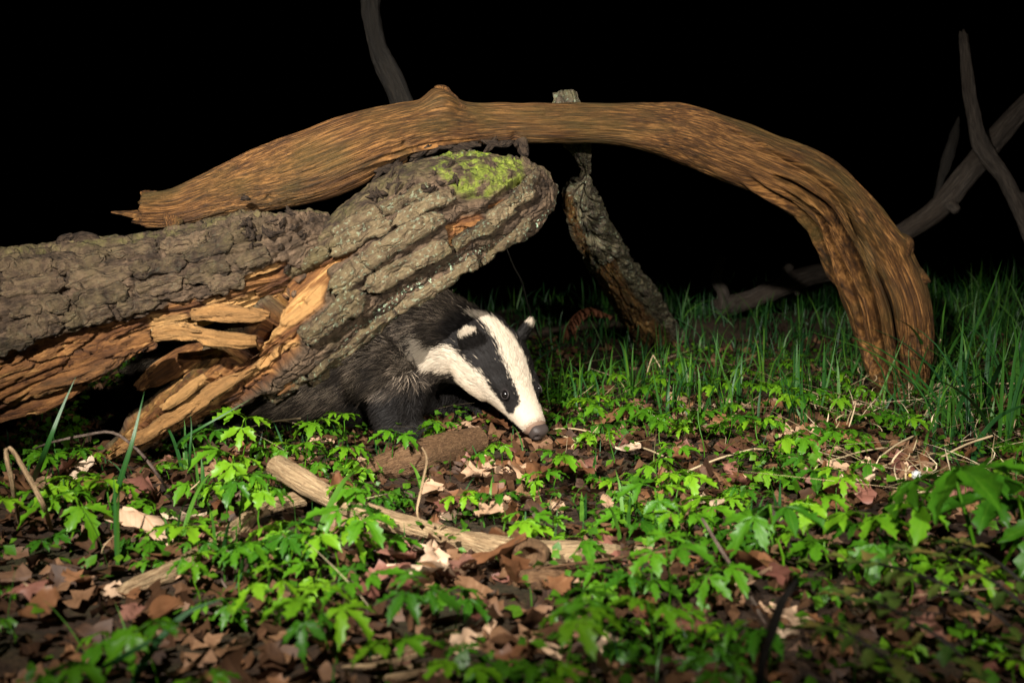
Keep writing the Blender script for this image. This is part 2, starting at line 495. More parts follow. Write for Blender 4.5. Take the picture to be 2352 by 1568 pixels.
def simple_disp(lump=0.12, fib=0.10, ls=3.0):
    def f(S):
        q = S['q']; r = float(np.mean(S['rad']))
        d = lump * r * fbm(q[0] / (r * 1.6), q[1] / (r * 1.6), q[2] / (r * ls), 3, S['seed'])
        d = d - fib * r * np.abs(vnoise(q[0] / (r * 0.35), q[1] / (r * 0.35), q[2] / (r * 4), S['seed'] + 3))
        d = d + 0.04 * r * fbm(q[0] / (r * .3), q[1] / (r * .3), q[2] / (r * .8), 2, S['seed'] + 4)
        return d, {}
    return f

# ------------------------------------------------------------------ the arched branch
ARCH = [(335, 482, 1.33, 82), (400, 478, 1.33, 92), (480, 452, 1.34, 106), (600, 415, 1.36, 140), (700, 385, 1.38, 163), (800, 345, 1.40, 160),
        (880, 315, 1.42, 146), (1000, 287, 1.45, 124), (1100, 285, 1.48, 104), (1200, 284, 1.50, 98), (1320, 283, 1.54, 98), (1450, 288, 1.58, 100),
        (1560, 304, 1.62, 126), (1660, 338, 1.66, 142), (1760, 378, 1.70, 142), (1840, 415, 1.73, 148), (1905, 462, 1.76, 158), (1955, 525, 1.79, 172),
        (2000, 600, 1.82, 182), (2037, 680, 1.84, 184), (2055, 760, 1.86, 174), (2064, 830, 1.87, 154), (2072, 890, 1.88, 128), (2076, 935, 1.88, 104)]
def arch_disp(S):
    q = S['q']; s = S['s'][:, None]; L = S['s'][-1]; u = s / L
    ph = S['phi'][None, :]
    d = 0.006 * fbm(q[0] / 0.06, q[1] / 0.06, q[2] / 0.14, 3, 1)
    g = 0.15 + 0.85 * sstep(0.50, 0.72, u)
    d = d - g * 0.0045 * (1 - np.abs(vnoise(q[0] / 0.008, q[1] / 0.008, q[2] / 0.16, 4))) ** 3 - 0.0016 * np.abs(vnoise(q[0] / 0.0032, q[1] / 0.0032, q[2] / 0.07, 6))
    n = vnoise(q[0] / 0.016, q[1] / 0.016, q[2] / 0.42, 9)
    d = d - g * sstep(0.45, 0.85, u) * 0.022 * np.maximum(0, n - 0.25)
    # the long splits that run from the crown of the arch down its right leg
    wob = 0.11 * vnoise(u * 11, 0 * u, 0 * u, 12) + 0.015 * vnoise(u * 40, 0 * u, 0 * u, 13)
    def split(u0, u1, pts, width, depth):
        pc = np.interp(u, [p[0] for p in pts], [R(p[1]) for p in pts]) + wob
        a = sstep(u0, u0 + 0.05, u) * (1 - sstep(u1 - 0.05, u1, u))
        x = (ph - pc) / (width * (1.0 + 0.22 * vnoise(u * 16, 0 * u + pts[0][1], 0 * u, 14)))
        depth = depth * (1.0 + 0.3 * vnoise(u * 12, 0 * u + pts[0][1], 0 * u, 15))
        return -depth * a * np.exp(-(np.abs(x)) ** 2.4) + 0.010 * a * np.exp(-((x - 2.4) / 1.1) ** 2) + 0.004 * a * np.exp(-((x + 2.2) / 0.9) ** 2)
    d = d + split(0.55, 0.80, [(0.5, -38), (0.62, -30), (0.72, -15), (0.8, 0)], 0.055, 0.034)
    d = d + split(0.62, 0.99, [(0.62, 8), (0.74, 14), (0.84, 20), (0.92, 22), (1, 14)], 0.062, 0.058)
    d = d + split(0.70, 0.985, [(0.7, 34), (0.8, 42), (0.9, 46), (1, 40)], 0.062, 0.062)
    d = d + split(0.80, 0.98, [(0.8, -2), (0.9, -4), (1, -6)], 0.04, 0.036)
    d = d + split(0.88, 0.99, [(0.88, -38), (1, -40)], 0.035, 0.028)
    d = d + split(0.58, 0.84, [(0.58, 30), (0.7, 55), (0.84, 66)], 0.08, 0.008)
    d = d + split(0.16, 0.30, [(0.16, 30), (0.3, 38)], 0.03, 0.004)
    # knots
    for (kx, ky, w_, h_) in ((1000, 232, 26, 0.016), (1030, 240, 24, 0.012), (1185, 318, 10, -0.006), (930, 330, 7, -0.005), (618, 455, 6, -0.005), (2078, 560, 24, 0.006)):
        r2 = ((S['px'] - kx) ** 2 + (S['py'] - ky) ** 2) / w_ ** 2
        d = d + h_ * np.exp(-r2) * (np.cos(ph) > -0.2)
    return d, {}
A0 = P(2070, 905, 1.88)
arch = thing('arched_branch', 'thick bare weathered branch arching from the fallen log to the grass, split along its leg', 'branch', A0)
S_arch = sweep(px_ctrl(ARCH), 880, 400, arch_disp, cap=0.02, seed=2)
limb('stem', S_arch, M['arch'], arch)
def spur(name, rows, parent, mat, nu=24, nv=20, lump=0.25, seed=0, flat=1.0, cap=0.004):
    return limb(name, sweep(px_ctrl(rows), nu, nv, simple_disp(lump, 0.18), flat, cap, seed), mat, parent)
spur('splinter', [(372, 497, 1.325, 50), (335, 497, 1.322, 36), (300, 492, 1.32, 18), (258, 488, 1.318, 3)], arch, M['arch'], 30, 20, 0.3, 3, 0.6)
spur('splinter', [(400, 500, 1.31, 50), (392, 520, 1.305, 26), (380, 533, 1.30, 5)], arch, M['arch'], 20, 16, 0.3, 5, 0.6)
spur('splinter', [(352, 455, 1.33, 40), (332, 445, 1.33, 20), (322, 441, 1.33, 7)], arch, M['arch'], 20, 16, 0.3, 7, 0.6)
spur('stub', [(1015, 262, 1.45, 120), (1013, 236, 1.452, 86), (1012, 216, 1.455, 58), (1011, 206, 1.457, 46)], arch, M['arch'], 24, 36, 0.3, 9)
spur('knot', [(2050, 580, 1.80, 100), (2072, 568, 1.79, 78), (2088, 562, 1.785, 52), (2097, 560, 1.782, 28)], arch, M['arch'], 20, 28, 0.25, 11)
spur('stub', [(2075, 628, 1.81, 90), (2104, 637, 1.805, 58), (2126, 643, 1.80, 30), (2139, 647, 1.80, 10)], arch, M['arch'], 20, 24, 0.35, 13)
spur('stub', [(1195, 325, 1.49, 34), (1203, 345, 1.485, 26), (1206, 360, 1.483, 12)], arch, M['bark'], 16, 16, 0.4, 15)
# crumbling bark left under the arch
for k in range(26):
    t = rng.random()
    x = 860 + 330 * t + rng.normal(0, 6); y = np.interp(x, [850, 920, 1000, 1080, 1200], [408, 374, 346, 338, 332]) + rng.normal(-3, 4)
    D = np.interp(x, [850, 1200], [1.385, 1.465]); w_ = rng.uniform(14, 30)
    a = rng.normal(-0.25, 0.35)
    spur('bark_scale', [(x - w_ * math.cos(a), y - w_ * math.sin(a), D, 5), (x, y, D - 0.004, rng.uniform(9, 17)), (x + w_ * math.cos(a), y + w_ * math.sin(a), D, 4)], arch, M['bark'], 8, 8, 0.5, 40 + k, 0.5, 0.001)

# ------------------------------------------------------------------ the fallen log: trunk, leaning limb, plates, splinters, moss
LOG0 = P(330, 1040, 1.33)
LOG0[2] = 0
log = thing('fallen_log', 'big rotten fallen log with cracked bark and orange bare wood, leaning over the badger', 'log', LOG0)
TRUNK = [(-160, 812, 1.22, 430), (0, 768, 1.23, 388), (140, 728, 1.25, 336), (300, 682, 1.27, 268), (420, 656, 1.285, 256), (540, 622, 1.30, 250), (635, 592, 1.315, 232), (705, 562, 1.332, 184), (765, 540, 1.35, 110)]
WOOD_A = [[(-40, 812), (0, 806), (120, 780), (240, 752), (315, 738), (400, 706), (463, 690), (540, 655), (600, 618), (640, 600), (700, 630), (660, 700), (600, 800), (500, 860), (300, 900), (0, 1000), (-60, 1000)]]
PALE_A = [[(345, 745), (420, 738), (500, 760), (575, 775), (560, 800), (480, 790), (400, 785), (350, 780)], [(470, 700), (600, 690), (600, 740), (520, 742)], [(560, 640), (650, 605), (640, 630), (570, 660)]]
RUBBLE = [[(520, 490), (600, 470), (700, 470), (690, 510), (640, 560), (665, 605), (620, 615), (575, 560), (520, 530)]]
def bark_core(S, cell, length, depth, seed):
    q = S['q']
    wx = 0.35 * fbm(q[0] / 0.05, q[1] / 0.05, q[2] / 0.07, 2, seed + 40)
    e, idv = voro(q[0] / cell + wx, q[1] / cell + wx, q[2] / length + 0.6 * wx, seed)
    d = depth * 0.9 * (sstep(0.0, 0.12, e) - 1) + depth * 0.55 * (idv - 0.5)
    e2, id2 = voro(q[0] / (cell * .42) + 2 * wx, q[1] / (cell * .42) + 2 * wx, q[2] / (cell * .9), seed + 5)
    d = d + depth * 0.32 * (sstep(0.0, 0.12, e2) - 1) + depth * 0.22 * (id2 - 0.5)
    idv = 0.5 * idv + 0.5 * id2
    # long furrows
    f = np.abs(vnoise(q[0] / 0.030 + wx, q[1] / 0.030 + wx, q[2] / 0.33, seed + 11))
    d = d - depth * 1.9 * (1 - sstep(0.0, 0.085, f))
    f2 = np.abs(vnoise(q[0] / 0.055 + wx, q[1] / 0.055 + wx, q[2] / 0.6, seed + 13))
    d = d - depth * 2.0 * (1 - sstep(0.0, 0.05, f2))
    d = d + 0.0045 * fbm(q[0] / 0.012, q[1] / 0.012, q[2] / 0.02, 4, seed + 21)
    d = d + 0.008 * fbm(q[0] / 0.09, q[1] / 0.09, q[2] / 0.16, 2, seed + 30)
    return d, idv
def wood_core(S, seed):
    q = S['q']
    d = -0.004 * np.abs(vnoise(q[0] / 0.008, q[1] / 0.008, q[2] / 0.12, seed)) - 0.003 * np.abs(vnoise(q[0] / 0.0035, q[1] / 0.0035, q[2] / 0.05, seed + 2))
    d = d + 0.008 * fbm(q[0] / 0.035, q[1] / 0.035, q[2] / 0.12, 3, seed + 4)
    st, _ = voro(q[0] / 0.02, q[1] / 0.02, q[2] / 0.16, seed + 7)
    pits = vnoise(q[0] / 0.006, q[1] / 0.006, q[2] / 0.014, seed + 9) + 0.6 * vnoise(q[0] / 0.02, q[1] / 0.02, q[2] / 0.05, seed + 10)
    return d - 0.007 * (1 - sstep(0.0, 0.10, st)) - 0.005 * sstep(0.45, 0.75, pits)
def trunk_disp(S):
    d1, idv = bark_core(S, 0.030, 0.095, 0.0058, 50)
    d2 = wood_core(S, 70)
    ph = S['phi'][None, :] + 0 * S['q'][0]
    wood = np.maximum(pmask(S, WOOD_A, 9), ((ph > 1.25) & (ph < 2.7)).astype(float))
    ws = blur(wood, 2)
    rub = blur(pmask(S, RUBBLE, 8), 3)
    d = d1 * (1 - ws) + (d2 - 0.010) * ws
    d = d + rub * 0.011 * fbm(S['q'][0] / 0.012, S['q'][1] / 0.012, S['q'][2] / 0.014, 3, 90)
    d = d - 0.035 * blur(pmask(S, [[(430, 640), (660, 600), (640, 640), (560, 668), (470, 690)]], 4), 4) * (sstep(-0.1, 0.25, vnoise(S['q'][0] / 0.012, S['q'][1] / 0.012, S['q'][2] / 0.16, 93)))
    d = d - 0.004 * blur(pmask(S, [[(595, 470), (700, 470), (700, 500), (600, 500)]]), 3)
    pale = blur(pmask(S, PALE_A, 8), 6)
    tone = np.clip(pale + 0.25 * fbm(S['q'][0] / 0.03, S['q'][1] / 0.03, S['q'][2] / 0.1, 3, 95), 0, 1)
    moss = blur(((ph < -1.1) & (ph > -2.2)).astype(float), 10) * 0.15
    return d, dict(wood=ws, tone=tone, moss=moss, lichen=0 * ws, plate=idv)
S_trunk = sweep(px_ctrl(TRUNK), 520, 300, trunk_disp, seed=4)
trunk = limb('trunk', S_trunk, M['bark'], log)

LIMB = [(215, 1062, 1.335, 40), (290, 1018, 1.335, 84), (380, 958, 1.335, 118), (480, 890, 1.335, 150), (560, 835, 1.335, 190), (633, 779, 1.335, 226), (700, 725, 1.335, 250),
        (826, 616, 1.34, 268), (920, 550, 1.35, 284), (1026, 495, 1.37, 270), (1139, 465, 1.39, 222), (1205, 450, 1.40, 176), (1245, 436, 1.405, 120), (1268, 428, 1.408, 60)]
WOOD_B = [[(120, 1130), (150, 1020), (300, 930), (400, 850), (480, 800), (560, 760), (610, 690), (640, 640), (700, 590), (740, 600), (757, 650), (745, 700), (690, 745), (690, 800), (640, 850), (600, 895), (480, 985), (330, 1100)],
          [(1030, 515), (1110, 490), (1120, 510), (1090, 540), (1060, 580), (1035, 560)], [(720, 590), (830, 555), (800, 590), (720, 625)], [(1130, 470), (1165, 450), (1170, 480), (1140, 490)]]
PALE_B = [[(620, 715), (650, 690), (700, 650), (750, 650), (735, 700), (680, 745), (630, 770), (610, 770)], [(570, 850), (640, 800), (690, 790), (690, 800), (630, 840), (560, 880)], [(395, 925), (450, 875), (470, 880), (410, 940)], [(480, 900), (560, 870), (500, 940), (400, 990)]]
HOLE = [[(500, 795), (530, 783), (565, 790), (592, 812), (585, 838), (545, 845), (515, 825)]]
CRACK = [[(590, 722), (608, 690), (640, 650), (655, 655), (632, 700), (628, 745), (612, 780), (585, 795), (580, 770)]]
def limb_disp(S):
    d1, idv = bark_core(S, 0.030, 0.30, 0.0046, 150)
    d2 = wood_core(S, 170)
    ph = S['phi'][None, :] + 0 * S['q'][0]
    s_ = S['s'][:, None] / S['s'][-1]
    wood = pmask(S, WOOD_B, 8)
    ws = blur(wood, 2)
    d = d1 * (1 - ws) + (d2 - 0.010) * ws
    hole = blur(pmask(S, HOLE, 5), 3)
    d = d - 0.055 * sstep(0.2, 0.8, hole)
    d = d - 0.030 * sstep(0.2, 0.8, blur(pmask(S, CRACK, 6), 2))
    # rot pits round the hole
    pit = blur(pmask(S, [[(575, 780), (640, 770), (650, 820), (620, 860), (560, 860), (500, 870), (520, 820)]], 6), 5)
    d = d + pit * 0.010 * (vnoise(S['q'][0] / 0.007, S['q'][1] / 0.007, S['q'][2] / 0.009, 181) - 0.4)
    # split down the lower rotten end
    d = d - 0.02 * sstep(0.3, 0.7, blur(pmask(S, [[(240, 1010), (330, 960), (400, 930), (490, 850), (500, 862), (420, 940), (340, 990), (250, 1030)]], 3), 2))
    d = d + 0.010 * sstep(0.85, 0.95, s_) * fbm(S['q'][0] / 0.02, S['q'][1] / 0.02, S['q'][2] / 0.03, 3, 187)
    # notch between the main tip and the mossy lobe, bark rubble above
    d = d - 0.016 * sstep(0.3, 0.7, blur(pmask(S, [[(1105, 480), (1150, 440), (1195, 400), (1205, 412), (1165, 452), (1120, 492)]], 3), 3))
    rub = blur(pmask(S, [[(840, 430), (960, 390), (1060, 440), (1060, 500), (1000, 480), (900, 470)], [(760, 640), (860, 560), (990, 540), (1010, 580), (900, 650), (800, 700)]], 10), 4)
    d = d + rub * 0.010 * fbm(S['q'][0] / 0.010, S['q'][1] / 0.010, S['q'][2] / 0.014, 3, 190)
    pale = blur(pmask(S, PALE_B, 8), 5)
    tone = np.clip(pale + 0.2 * fbm(S['q'][0] / 0.03, S['q'][1] / 0.03, S['q'][2] / 0.1, 3, 195), 0, 1)
    moss = 0.8 * blur(pmask(S, [[(990, 370), (1200, 360), (1200, 410), (1120, 450), (1040, 430)]], 10), 8) + 0.10 * blur(((ph < -0.7) & (ph > -2.2)).astype(float), 12)
    lich = blur(((ph > 0.75) & (ph < 1.9)).astype(float), 8) * sstep(0.42, 0.6, s_)
    return d, dict(wood=ws, tone=tone, moss=moss, lichen=lich, plate=idv)
S_limb = sweep(px_ctrl(LIMB), 620, 300, limb_disp, cap=0.012, seed=6)
limb_o = limb('leaning_limb', S_limb, M['bark'], log)

MOSSL = [(930, 446, 1.36, 90), (1010, 428, 1.372, 122), (1090, 414, 1.382, 118), (1150, 404, 1.392, 86), (1190, 392, 1.397, 40)]
def mossl_disp(S):
    d1, idv = bark_core(S, 0.03, 0.10, 0.006, 250)
    ph = S['phi'][None, :] + 0 * S['q'][0]
    s_ = S['s'][:, None] / S['s'][-1] + 0 * ph
    moss = sstep(0.25, 0.4, s_) * (1 - sstep(0.1, 0.9, ph + 0.5 * fbm(S['q'][0] / 0.02, S['q'][1] / 0.02, S['q'][2] / 0.03, 2, 255)))
    d = d1 + moss * 0.003 * fbm(S['q'][0] / 0.006, S['q'][1] / 0.006, S['q'][2] / 0.006, 2, 261)
    return d, dict(wood=0 * s_, tone=0 * s_, moss=moss * 1.0, lichen=0.3 + 0 * s_, plate=idv)
limb('mossy_lobe', sweep(px_ctrl(MOSSL), 140, 120, mossl_disp, cap=0.008, seed=8), M['bark'], log)

def surf_uv(S, px, py):
    fr = np.abs(S['phi'])[None, :] < 1.75
    X, Y = proj(S['pos'].reshape(-1, 3))
    dd = ((X - px) ** 2 + (Y - py) ** 2).reshape(S['nu'], S['nv']) + np.where(fr, 0, 1e9)
    i, j = np.unravel_index(np.argmin(dd), dd.shape)
    return float(i), float(S['phi'][j])

def plate(S, ends, width, lift, thick, parent, name='bark_plate', mat=None, n=34, m=8, seed=0, wood=0.0, tone=0.0):
    """a slab of bark lying on a limb between two photo points; width in pixels"""
    (i0, f0), (i1, f1) = surf_uv(S, *ends[0]), surf_uv(S, *ends[1])
    D = np.linalg.norm(S['C'][int((i0 + i1) / 2)] - CAM)
    t = np.linspace(0, 1, n)
    ii = i0 + (i1 - i0) * t; ff = f0 + (f1 - f0) * t
    rr = np.interp(ii, np.arange(S['nu']), S['rad'])
    hw = width / 2 * D / FOC / rr
    hw = hw * (1 + 0.28 * vnoise(t * 5, 0 * t + seed, 0 * t, 3)) * (0.55 + 0.45 * np.clip(np.minimum(t, 1 - t) * 8, 0, 1))
    sm = blur(S['disp'], 3)
    rows, gr = [], []
    du = (1.0 if i1 > i0 else -1.0)
    for k in range(n):
        ring, rg = [], []
        vv = np.linspace(-1, 1, m)
        for side in (1, 0):
            for v in (vv if side else vv[::-1]):
                endj = 0
                if k in (0, n - 1): endj = (5 * vnoise(v * 2.3, seed, k, 5)) * du
                a = min(max(ii[k] + endj, 0), S['nu'] - 1.001)
                f = ff[k] + v * hw[k] * (1 + 0.12 * vnoise(k * 0.9, seed, v * 3, 7))
                i_ = int(a)
                C, E1, E2 = S['C'][i_], S['E1'][i_], S['E2'][i_]
                j_ = int(round((f + math.pi) / (2 * math.pi) * S['nv'])) % S['nv']
                dsp = max(sm[i_, j_], -0.006)
                edge = 1 - abs(v) ** 4
                h = dsp + lift * (0.90 + 0.10 * edge) + 0.0030 * float(fbm(np.array(k * .30), np.array(v * 1.6), np.array(seed * 1.7), 3, 9)) if side else dsp + lift - thick
                r_ = S['rad'][i_] + h
                ring.append(C + r_ * (math.cos(f) * E1 + math.sin(f) * E2))
                rg.append((r_ * math.cos(f), r_ * math.sin(f), S['s'][i_]))
        rows.append(ring); gr.append(rg)
    rows = np.array(rows); gr = np.array(gr)
    ce0, ce1 = rows[0].mean(0), rows[-1].mean(0)
    V = np.concatenate([np.repeat(ce0[None, None], 2 * m, 1), rows, np.repeat(ce1[None, None], 2 * m, 1)]).reshape(-1, 3)
    g_ = np.concatenate([gr[:1], gr, gr[-1:]]).reshape(-1, 3)
    F = grid_faces(n + 2, 2 * m)
    z = np.zeros(len(V))
    o = put(name, V, F, mat or M['bark'], parent, None, False, dict(grain=g_, wood=z + wood, tone=z + tone, moss=z + 0.04, lichen=z + (0.3 if mat else 0.04), plate=z + rng.random()))
    return o
# the big slabs one can make out on the leaning limb
SLABS = [((760, 668), (1010, 500), 44, .010), ((690, 770), (830, 668), 46, .012), ((835, 664), (1030, 560), 40, .008), ((700, 850), (900, 715), 34, .007), ((905, 712), (1090, 590), 36, .007),
         ((1095, 588), (1215, 500), 34, .006), ((770, 590), (900, 520), 30, .008), ((905, 517), (1040, 455), 30, .007), ((770, 545), (880, 490), 30, .006), ((885, 487), (990, 440), 28, .006),
         ((1120, 505), (1225, 440), 30, .008), ((1040, 560), (1180, 480), 22, .006), ((660, 640), (760, 575), 22, .009), ((720, 900), (790, 850), 20, .005), ((1160, 470), (1240, 400), 26, .009),
         ((610, 920), (700, 862), 18, .005)]
for k, (a, b, w_, lf) in enumerate(SLABS):
    plate(S_limb, (a, b), w_ * 0.92, lf + 0.004, lf + 0.013, limb_o, seed=k, mat=M['slab'], n=44)
TSL = [((0, 620), (120, 608), 44), ((125, 612), (250, 590), 40), ((255, 590), (360, 572), 36), ((10, 668), (150, 650), 40), ((160, 652), (300, 628), 40), ((305, 628), (420, 600), 36), ((20, 716), (160, 695), 38),
       ((170, 694), (300, 668), 34), ((310, 668), (420, 645), 40), ((430, 640), (530, 610), 36), ((430, 595), (540, 560), 34), ((370, 570), (470, 548), 32), ((20, 765), (140, 740), 38), ((150, 738), (260, 712), 36), ((270, 712), (360, 690), 36),
       ((475, 655), (560, 640), 44), ((545, 605), (620, 580), 28), ((480, 545), (560, 520), 30), ((-20, 800), (80, 775), 30)]
for k, (a, b, w_) in enumerate(TSL):
    plate(S_trunk, (a, b), w_, 0.0065, 0.014, trunk, seed=60 + k, n=26)
# upturned flakes on the trunk's back
spur('bark_flake', [(128, 576, 1.235, 16), (148, 554, 1.23, 32), (166, 540, 1.228, 12)], log, M['bark'], 12, 10, 0.3, 71, 0.4)
spur('bark_flake', [(150, 570, 1.24, 34), (182, 552, 1.235, 44), (214, 550, 1.235, 32), (234, 562, 1.24, 10)], log, M['bark'], 16, 12, 0.3, 72, 0.5)
# pale plank and splinters of the rotten heart
def splinter(rows, mat, seed, flat=0.35, nu=40, nv=24, wood=1.0, tone=0.4, name='splinter'):
    def f(S):
        q = S['q']; r = float(np.mean(S['rad']))
        d = wood_core(S, 300 + seed) * min(1.0, r / 0.02) + 0.32 * r * fbm(q[0] / (r * 1.0), q[1] / (r * 1.0), q[2] / (r * 3), 4, seed)
        z = 0 * q[0]
        return d, dict(wood=z + wood, tone=z + tone + 0.15 * fbm(q[0] / .02, q[1] / .02, q[2] / .08, 2, seed), moss=z, lichen=z, plate=z + .5)
    return limb(name, sweep(px_ctrl(rows), nu, nv, f, flat, 0.006, seed), M['bark'], log)
splinter([(352, 768, 1.215, 50), (400, 762, 1.21, 52), (450, 766, 1.212, 48), (510, 778, 1.225, 42), (560, 784, 1.245, 38), (590, 784, 1.26, 30)], None, 1, 0.4, tone=0.75, name='wood_plank')
splinter([(-60, 905, 1.205, 120), (60, 868, 1.20, 105), (180, 838, 1.205, 90), (270, 806, 1.21, 70), (350, 780, 1.215, 46)], None, 2, 0.5, tone=0.1, nu=80, nv=40)
splinter([(-60, 965, 1.215, 60), (60, 932, 1.215, 60), (150, 902, 1.22, 46), (200, 880, 1.225, 16)], None, 3, 0.5, tone=0.0)
splinter([(440, 722, 1.24, 34), (500, 718, 1.238, 40), (560, 718, 1.242, 42), (604, 722, 1.25, 36), (620, 725, 1.255, 26)], None, 4, 0.4, tone=0.6)
splinter([(318, 892, 1.335, 40), (350, 868, 1.328, 54), (400, 836, 1.322, 56), (440, 812, 1.318, 50), (462, 800, 1.32, 36)], None, 5, 0.3, tone=0.05)
splinter([(372, 940, 1.285, 18), (400, 918, 1.28, 28), (440, 888, 1.278, 26), (472, 862, 1.28, 12)], None, 6, 0.5, tone=0.9)
splinter([(445, 815, 1.30, 10), (480, 808, 1.29, 16), (500, 800, 1.285, 6)], None, 7, 0.5, tone=0.3)
splinter([(420, 690, 1.232, 10), (500, 672, 1.235, 14), (580, 650, 1.245, 12), (640, 640, 1.26, 6)], None, 8, 0.5, tone=0.1)
splinter([(690, 612, 1.285, 20), (740, 596, 1.278, 26), (800, 570, 1.276, 24), (826, 556, 1.28, 16)], None, 9, 0.5, tone=0.0)
splinter([(250, 1050, 1.31, 20), (330, 1000, 1.30, 40), (420, 945, 1.295, 46), (520, 880, 1.288, 40), (590, 842, 1.285, 16)], None, 10, 0.4, tone=0.55, nu=60)
splinter([(640, 905, 1.315, 8), (670, 880, 1.31, 18), (700, 852, 1.31, 8)], None, 11, 0.5, tone=0.1)
# crumbs of rotten bark where the arch lies in the fork
for k in range(60):
    if k < 34: x, y, D = rng.uniform(545, 690), 0, 1.262; y = np.interp(x, [545, 690], [508, 520]) + rng.normal(8, 26); x += (y - 510) * 0.35
    else: x, y, D = rng.uniform(850, 1050), 0, 1.30; y = np.interp(x, [850, 1050], [440, 420]) + rng.normal(0, 20)
    i_, f_ = surf_uv(S_trunk if k < 34 else S_limb, x, y)
    Sx = S_trunk if k < 34 else S_limb
    D = float((Sx['pos'][int(i_), int((f_ + math.pi) / (2 * math.pi) * Sx['nv']) % Sx['nv']] - CAM) @ FWD) - 0.003
    a = rng.uniform(-2.2, 0.6); w_ = rng.uniform(7, 17)
    spur('bark_crumb', [(x - w_ * math.cos(a), y - w_ * math.sin(a), D, 3), (x + rng.normal(0, 3), y + rng.normal(0, 3), D - 0.006, rng.uniform(6, 13)), (x + w_ * math.cos(a), y + w_ * math.sin(a), D, 3)], trunk if k < 34 else limb_o, M['bark'], 7, 7, 0.6, 400 + k, 0.6, 0.001)

# ------------------------------------------------------------------ the trunk standing behind the arch
gb = G(1508, 782)
DB = float((gb - CAM) @ FWD)
LEG = [(1295, 214, 1.66, 60), (1306, 290, 1.66, 78), (1332, 345, 1.67, 56), (1346, 385, 1.70, 38), (1345, 408, 1.72, 42), (1330, 450, 1.78, 86), (1352, 520, 1.90, 100), (1392, 590, 2.06, 104), (1432, 650, 2.24, 108), (1470, 715, 2.46, 112), (1512, 785, DB, 118), (1530, 815, DB + 0.05, 120)]
def leg_disp(S):
    d1, idv = bark_core(S, 0.03, 0.12, 0.009, 350)
    d2 = wood_core(S, 370)
    w_ = blur(pmask(S, [[(1340, 640), (1420, 600), (1440, 650), (1475, 700), (1540, 770), (1560, 830), (1440, 830)], [(1250, 440), (1300, 450), (1345, 560), (1352, 600), (1300, 600)]], 6), 3)
    return d1 * (1 - w_) + (d2 - 0.008) * w_, dict(wood=w_, tone=0 * w_ + 0.1, moss=0 * w_ + 0.12, lichen=0 * w_ + 0.35, plate=idv)
leg = thing('leaning_dead_tree', 'dark bark-covered dead tree leaning behind the arch, its foot stripped to bare wood', 'tree', gb)
limb('stem', sweep(px_ctrl(LEG), 300, 130, leg_disp, seed=12), M['leg_bark'], leg)

# ------------------------------------------------------------------ branches in the dark behind
gk = G(975, 846)
DK = float((gk - CAM) @ FWD)
ub = thing('upright_branch', 'dim upright branch rising into the dark behind the arch', 'branch', gk)
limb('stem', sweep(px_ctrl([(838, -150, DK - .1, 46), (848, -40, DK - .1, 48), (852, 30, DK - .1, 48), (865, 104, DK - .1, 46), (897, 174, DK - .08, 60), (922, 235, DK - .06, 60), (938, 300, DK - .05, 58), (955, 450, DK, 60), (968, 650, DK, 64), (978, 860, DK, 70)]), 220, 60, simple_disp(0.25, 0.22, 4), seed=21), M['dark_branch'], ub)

gl = G(1650, 728)
DL = float((gl - CAM) @ FWD)
lb = thing('long_dead_branch', 'long grey dead branch lying on the grass and rising to the right behind the arch', 'branch', gl)
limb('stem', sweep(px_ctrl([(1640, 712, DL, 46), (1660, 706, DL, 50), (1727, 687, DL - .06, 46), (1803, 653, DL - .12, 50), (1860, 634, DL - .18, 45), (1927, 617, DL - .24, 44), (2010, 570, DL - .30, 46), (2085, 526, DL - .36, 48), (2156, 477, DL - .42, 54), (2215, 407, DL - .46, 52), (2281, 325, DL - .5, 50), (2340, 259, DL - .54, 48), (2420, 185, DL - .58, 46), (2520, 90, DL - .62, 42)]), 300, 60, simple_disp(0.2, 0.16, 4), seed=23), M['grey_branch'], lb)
spur('stub', [(1664, 708, DL - .02, 34), (1660, 670, DL - .03, 28), (1646, 645, DL - .03, 27), (1652, 612, DL - .03, 24), (1660, 589, DL - .03, 20)], lb, M['grey_branch'], 40, 20, 0.25, 24)
spur('stub', [(1806, 645, DL - .13, 40), (1806, 625, DL - .13, 30), (1816, 608, DL - .13, 12)], lb, M['grey_branch'], 14, 14, 0.4, 25)
spur('stub', [(1826, 655, DL - .15, 26), (1833, 676, DL - .15, 16)], lb, M['grey_branch'], 10, 12, 0.4, 26)
spur('knot', [(2180, 466, DL - .45, 34), (2198, 486, DL - .46, 22)], lb, M['grey_branch'], 10, 14, 0.4, 27)
spur('twig', [(2148, 478, DL - .42, 18), (2160, 420, DL - .43, 17), (2170, 385, DL - .43, 22), (2184, 340, DL - .43, 27), (2196, 300, DL - .43, 20), (2202, 268, DL - .43, 5)], lb, M['dark_branch'], 40, 16, 0.4, 28)
gr_ = G(2475, 800)
DR = float((gr_ - CAM) @ FWD)
rb = thing('kinked_branch', 'upright kinked grey branch with a snapped top, crossing the long dead branch', 'branch', gr_)
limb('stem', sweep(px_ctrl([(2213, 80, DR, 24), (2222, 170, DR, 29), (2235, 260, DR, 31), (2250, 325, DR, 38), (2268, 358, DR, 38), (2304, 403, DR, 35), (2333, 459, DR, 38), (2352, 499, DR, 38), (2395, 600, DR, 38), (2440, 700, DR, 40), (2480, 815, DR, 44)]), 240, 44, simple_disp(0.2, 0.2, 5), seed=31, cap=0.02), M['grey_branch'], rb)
spur('stub', [(2325, 450, DR, 34), (2360, 455, DR, 30), (2420, 440, DR, 26)], rb, M['grey_branch'], 20, 16, 0.3, 32)

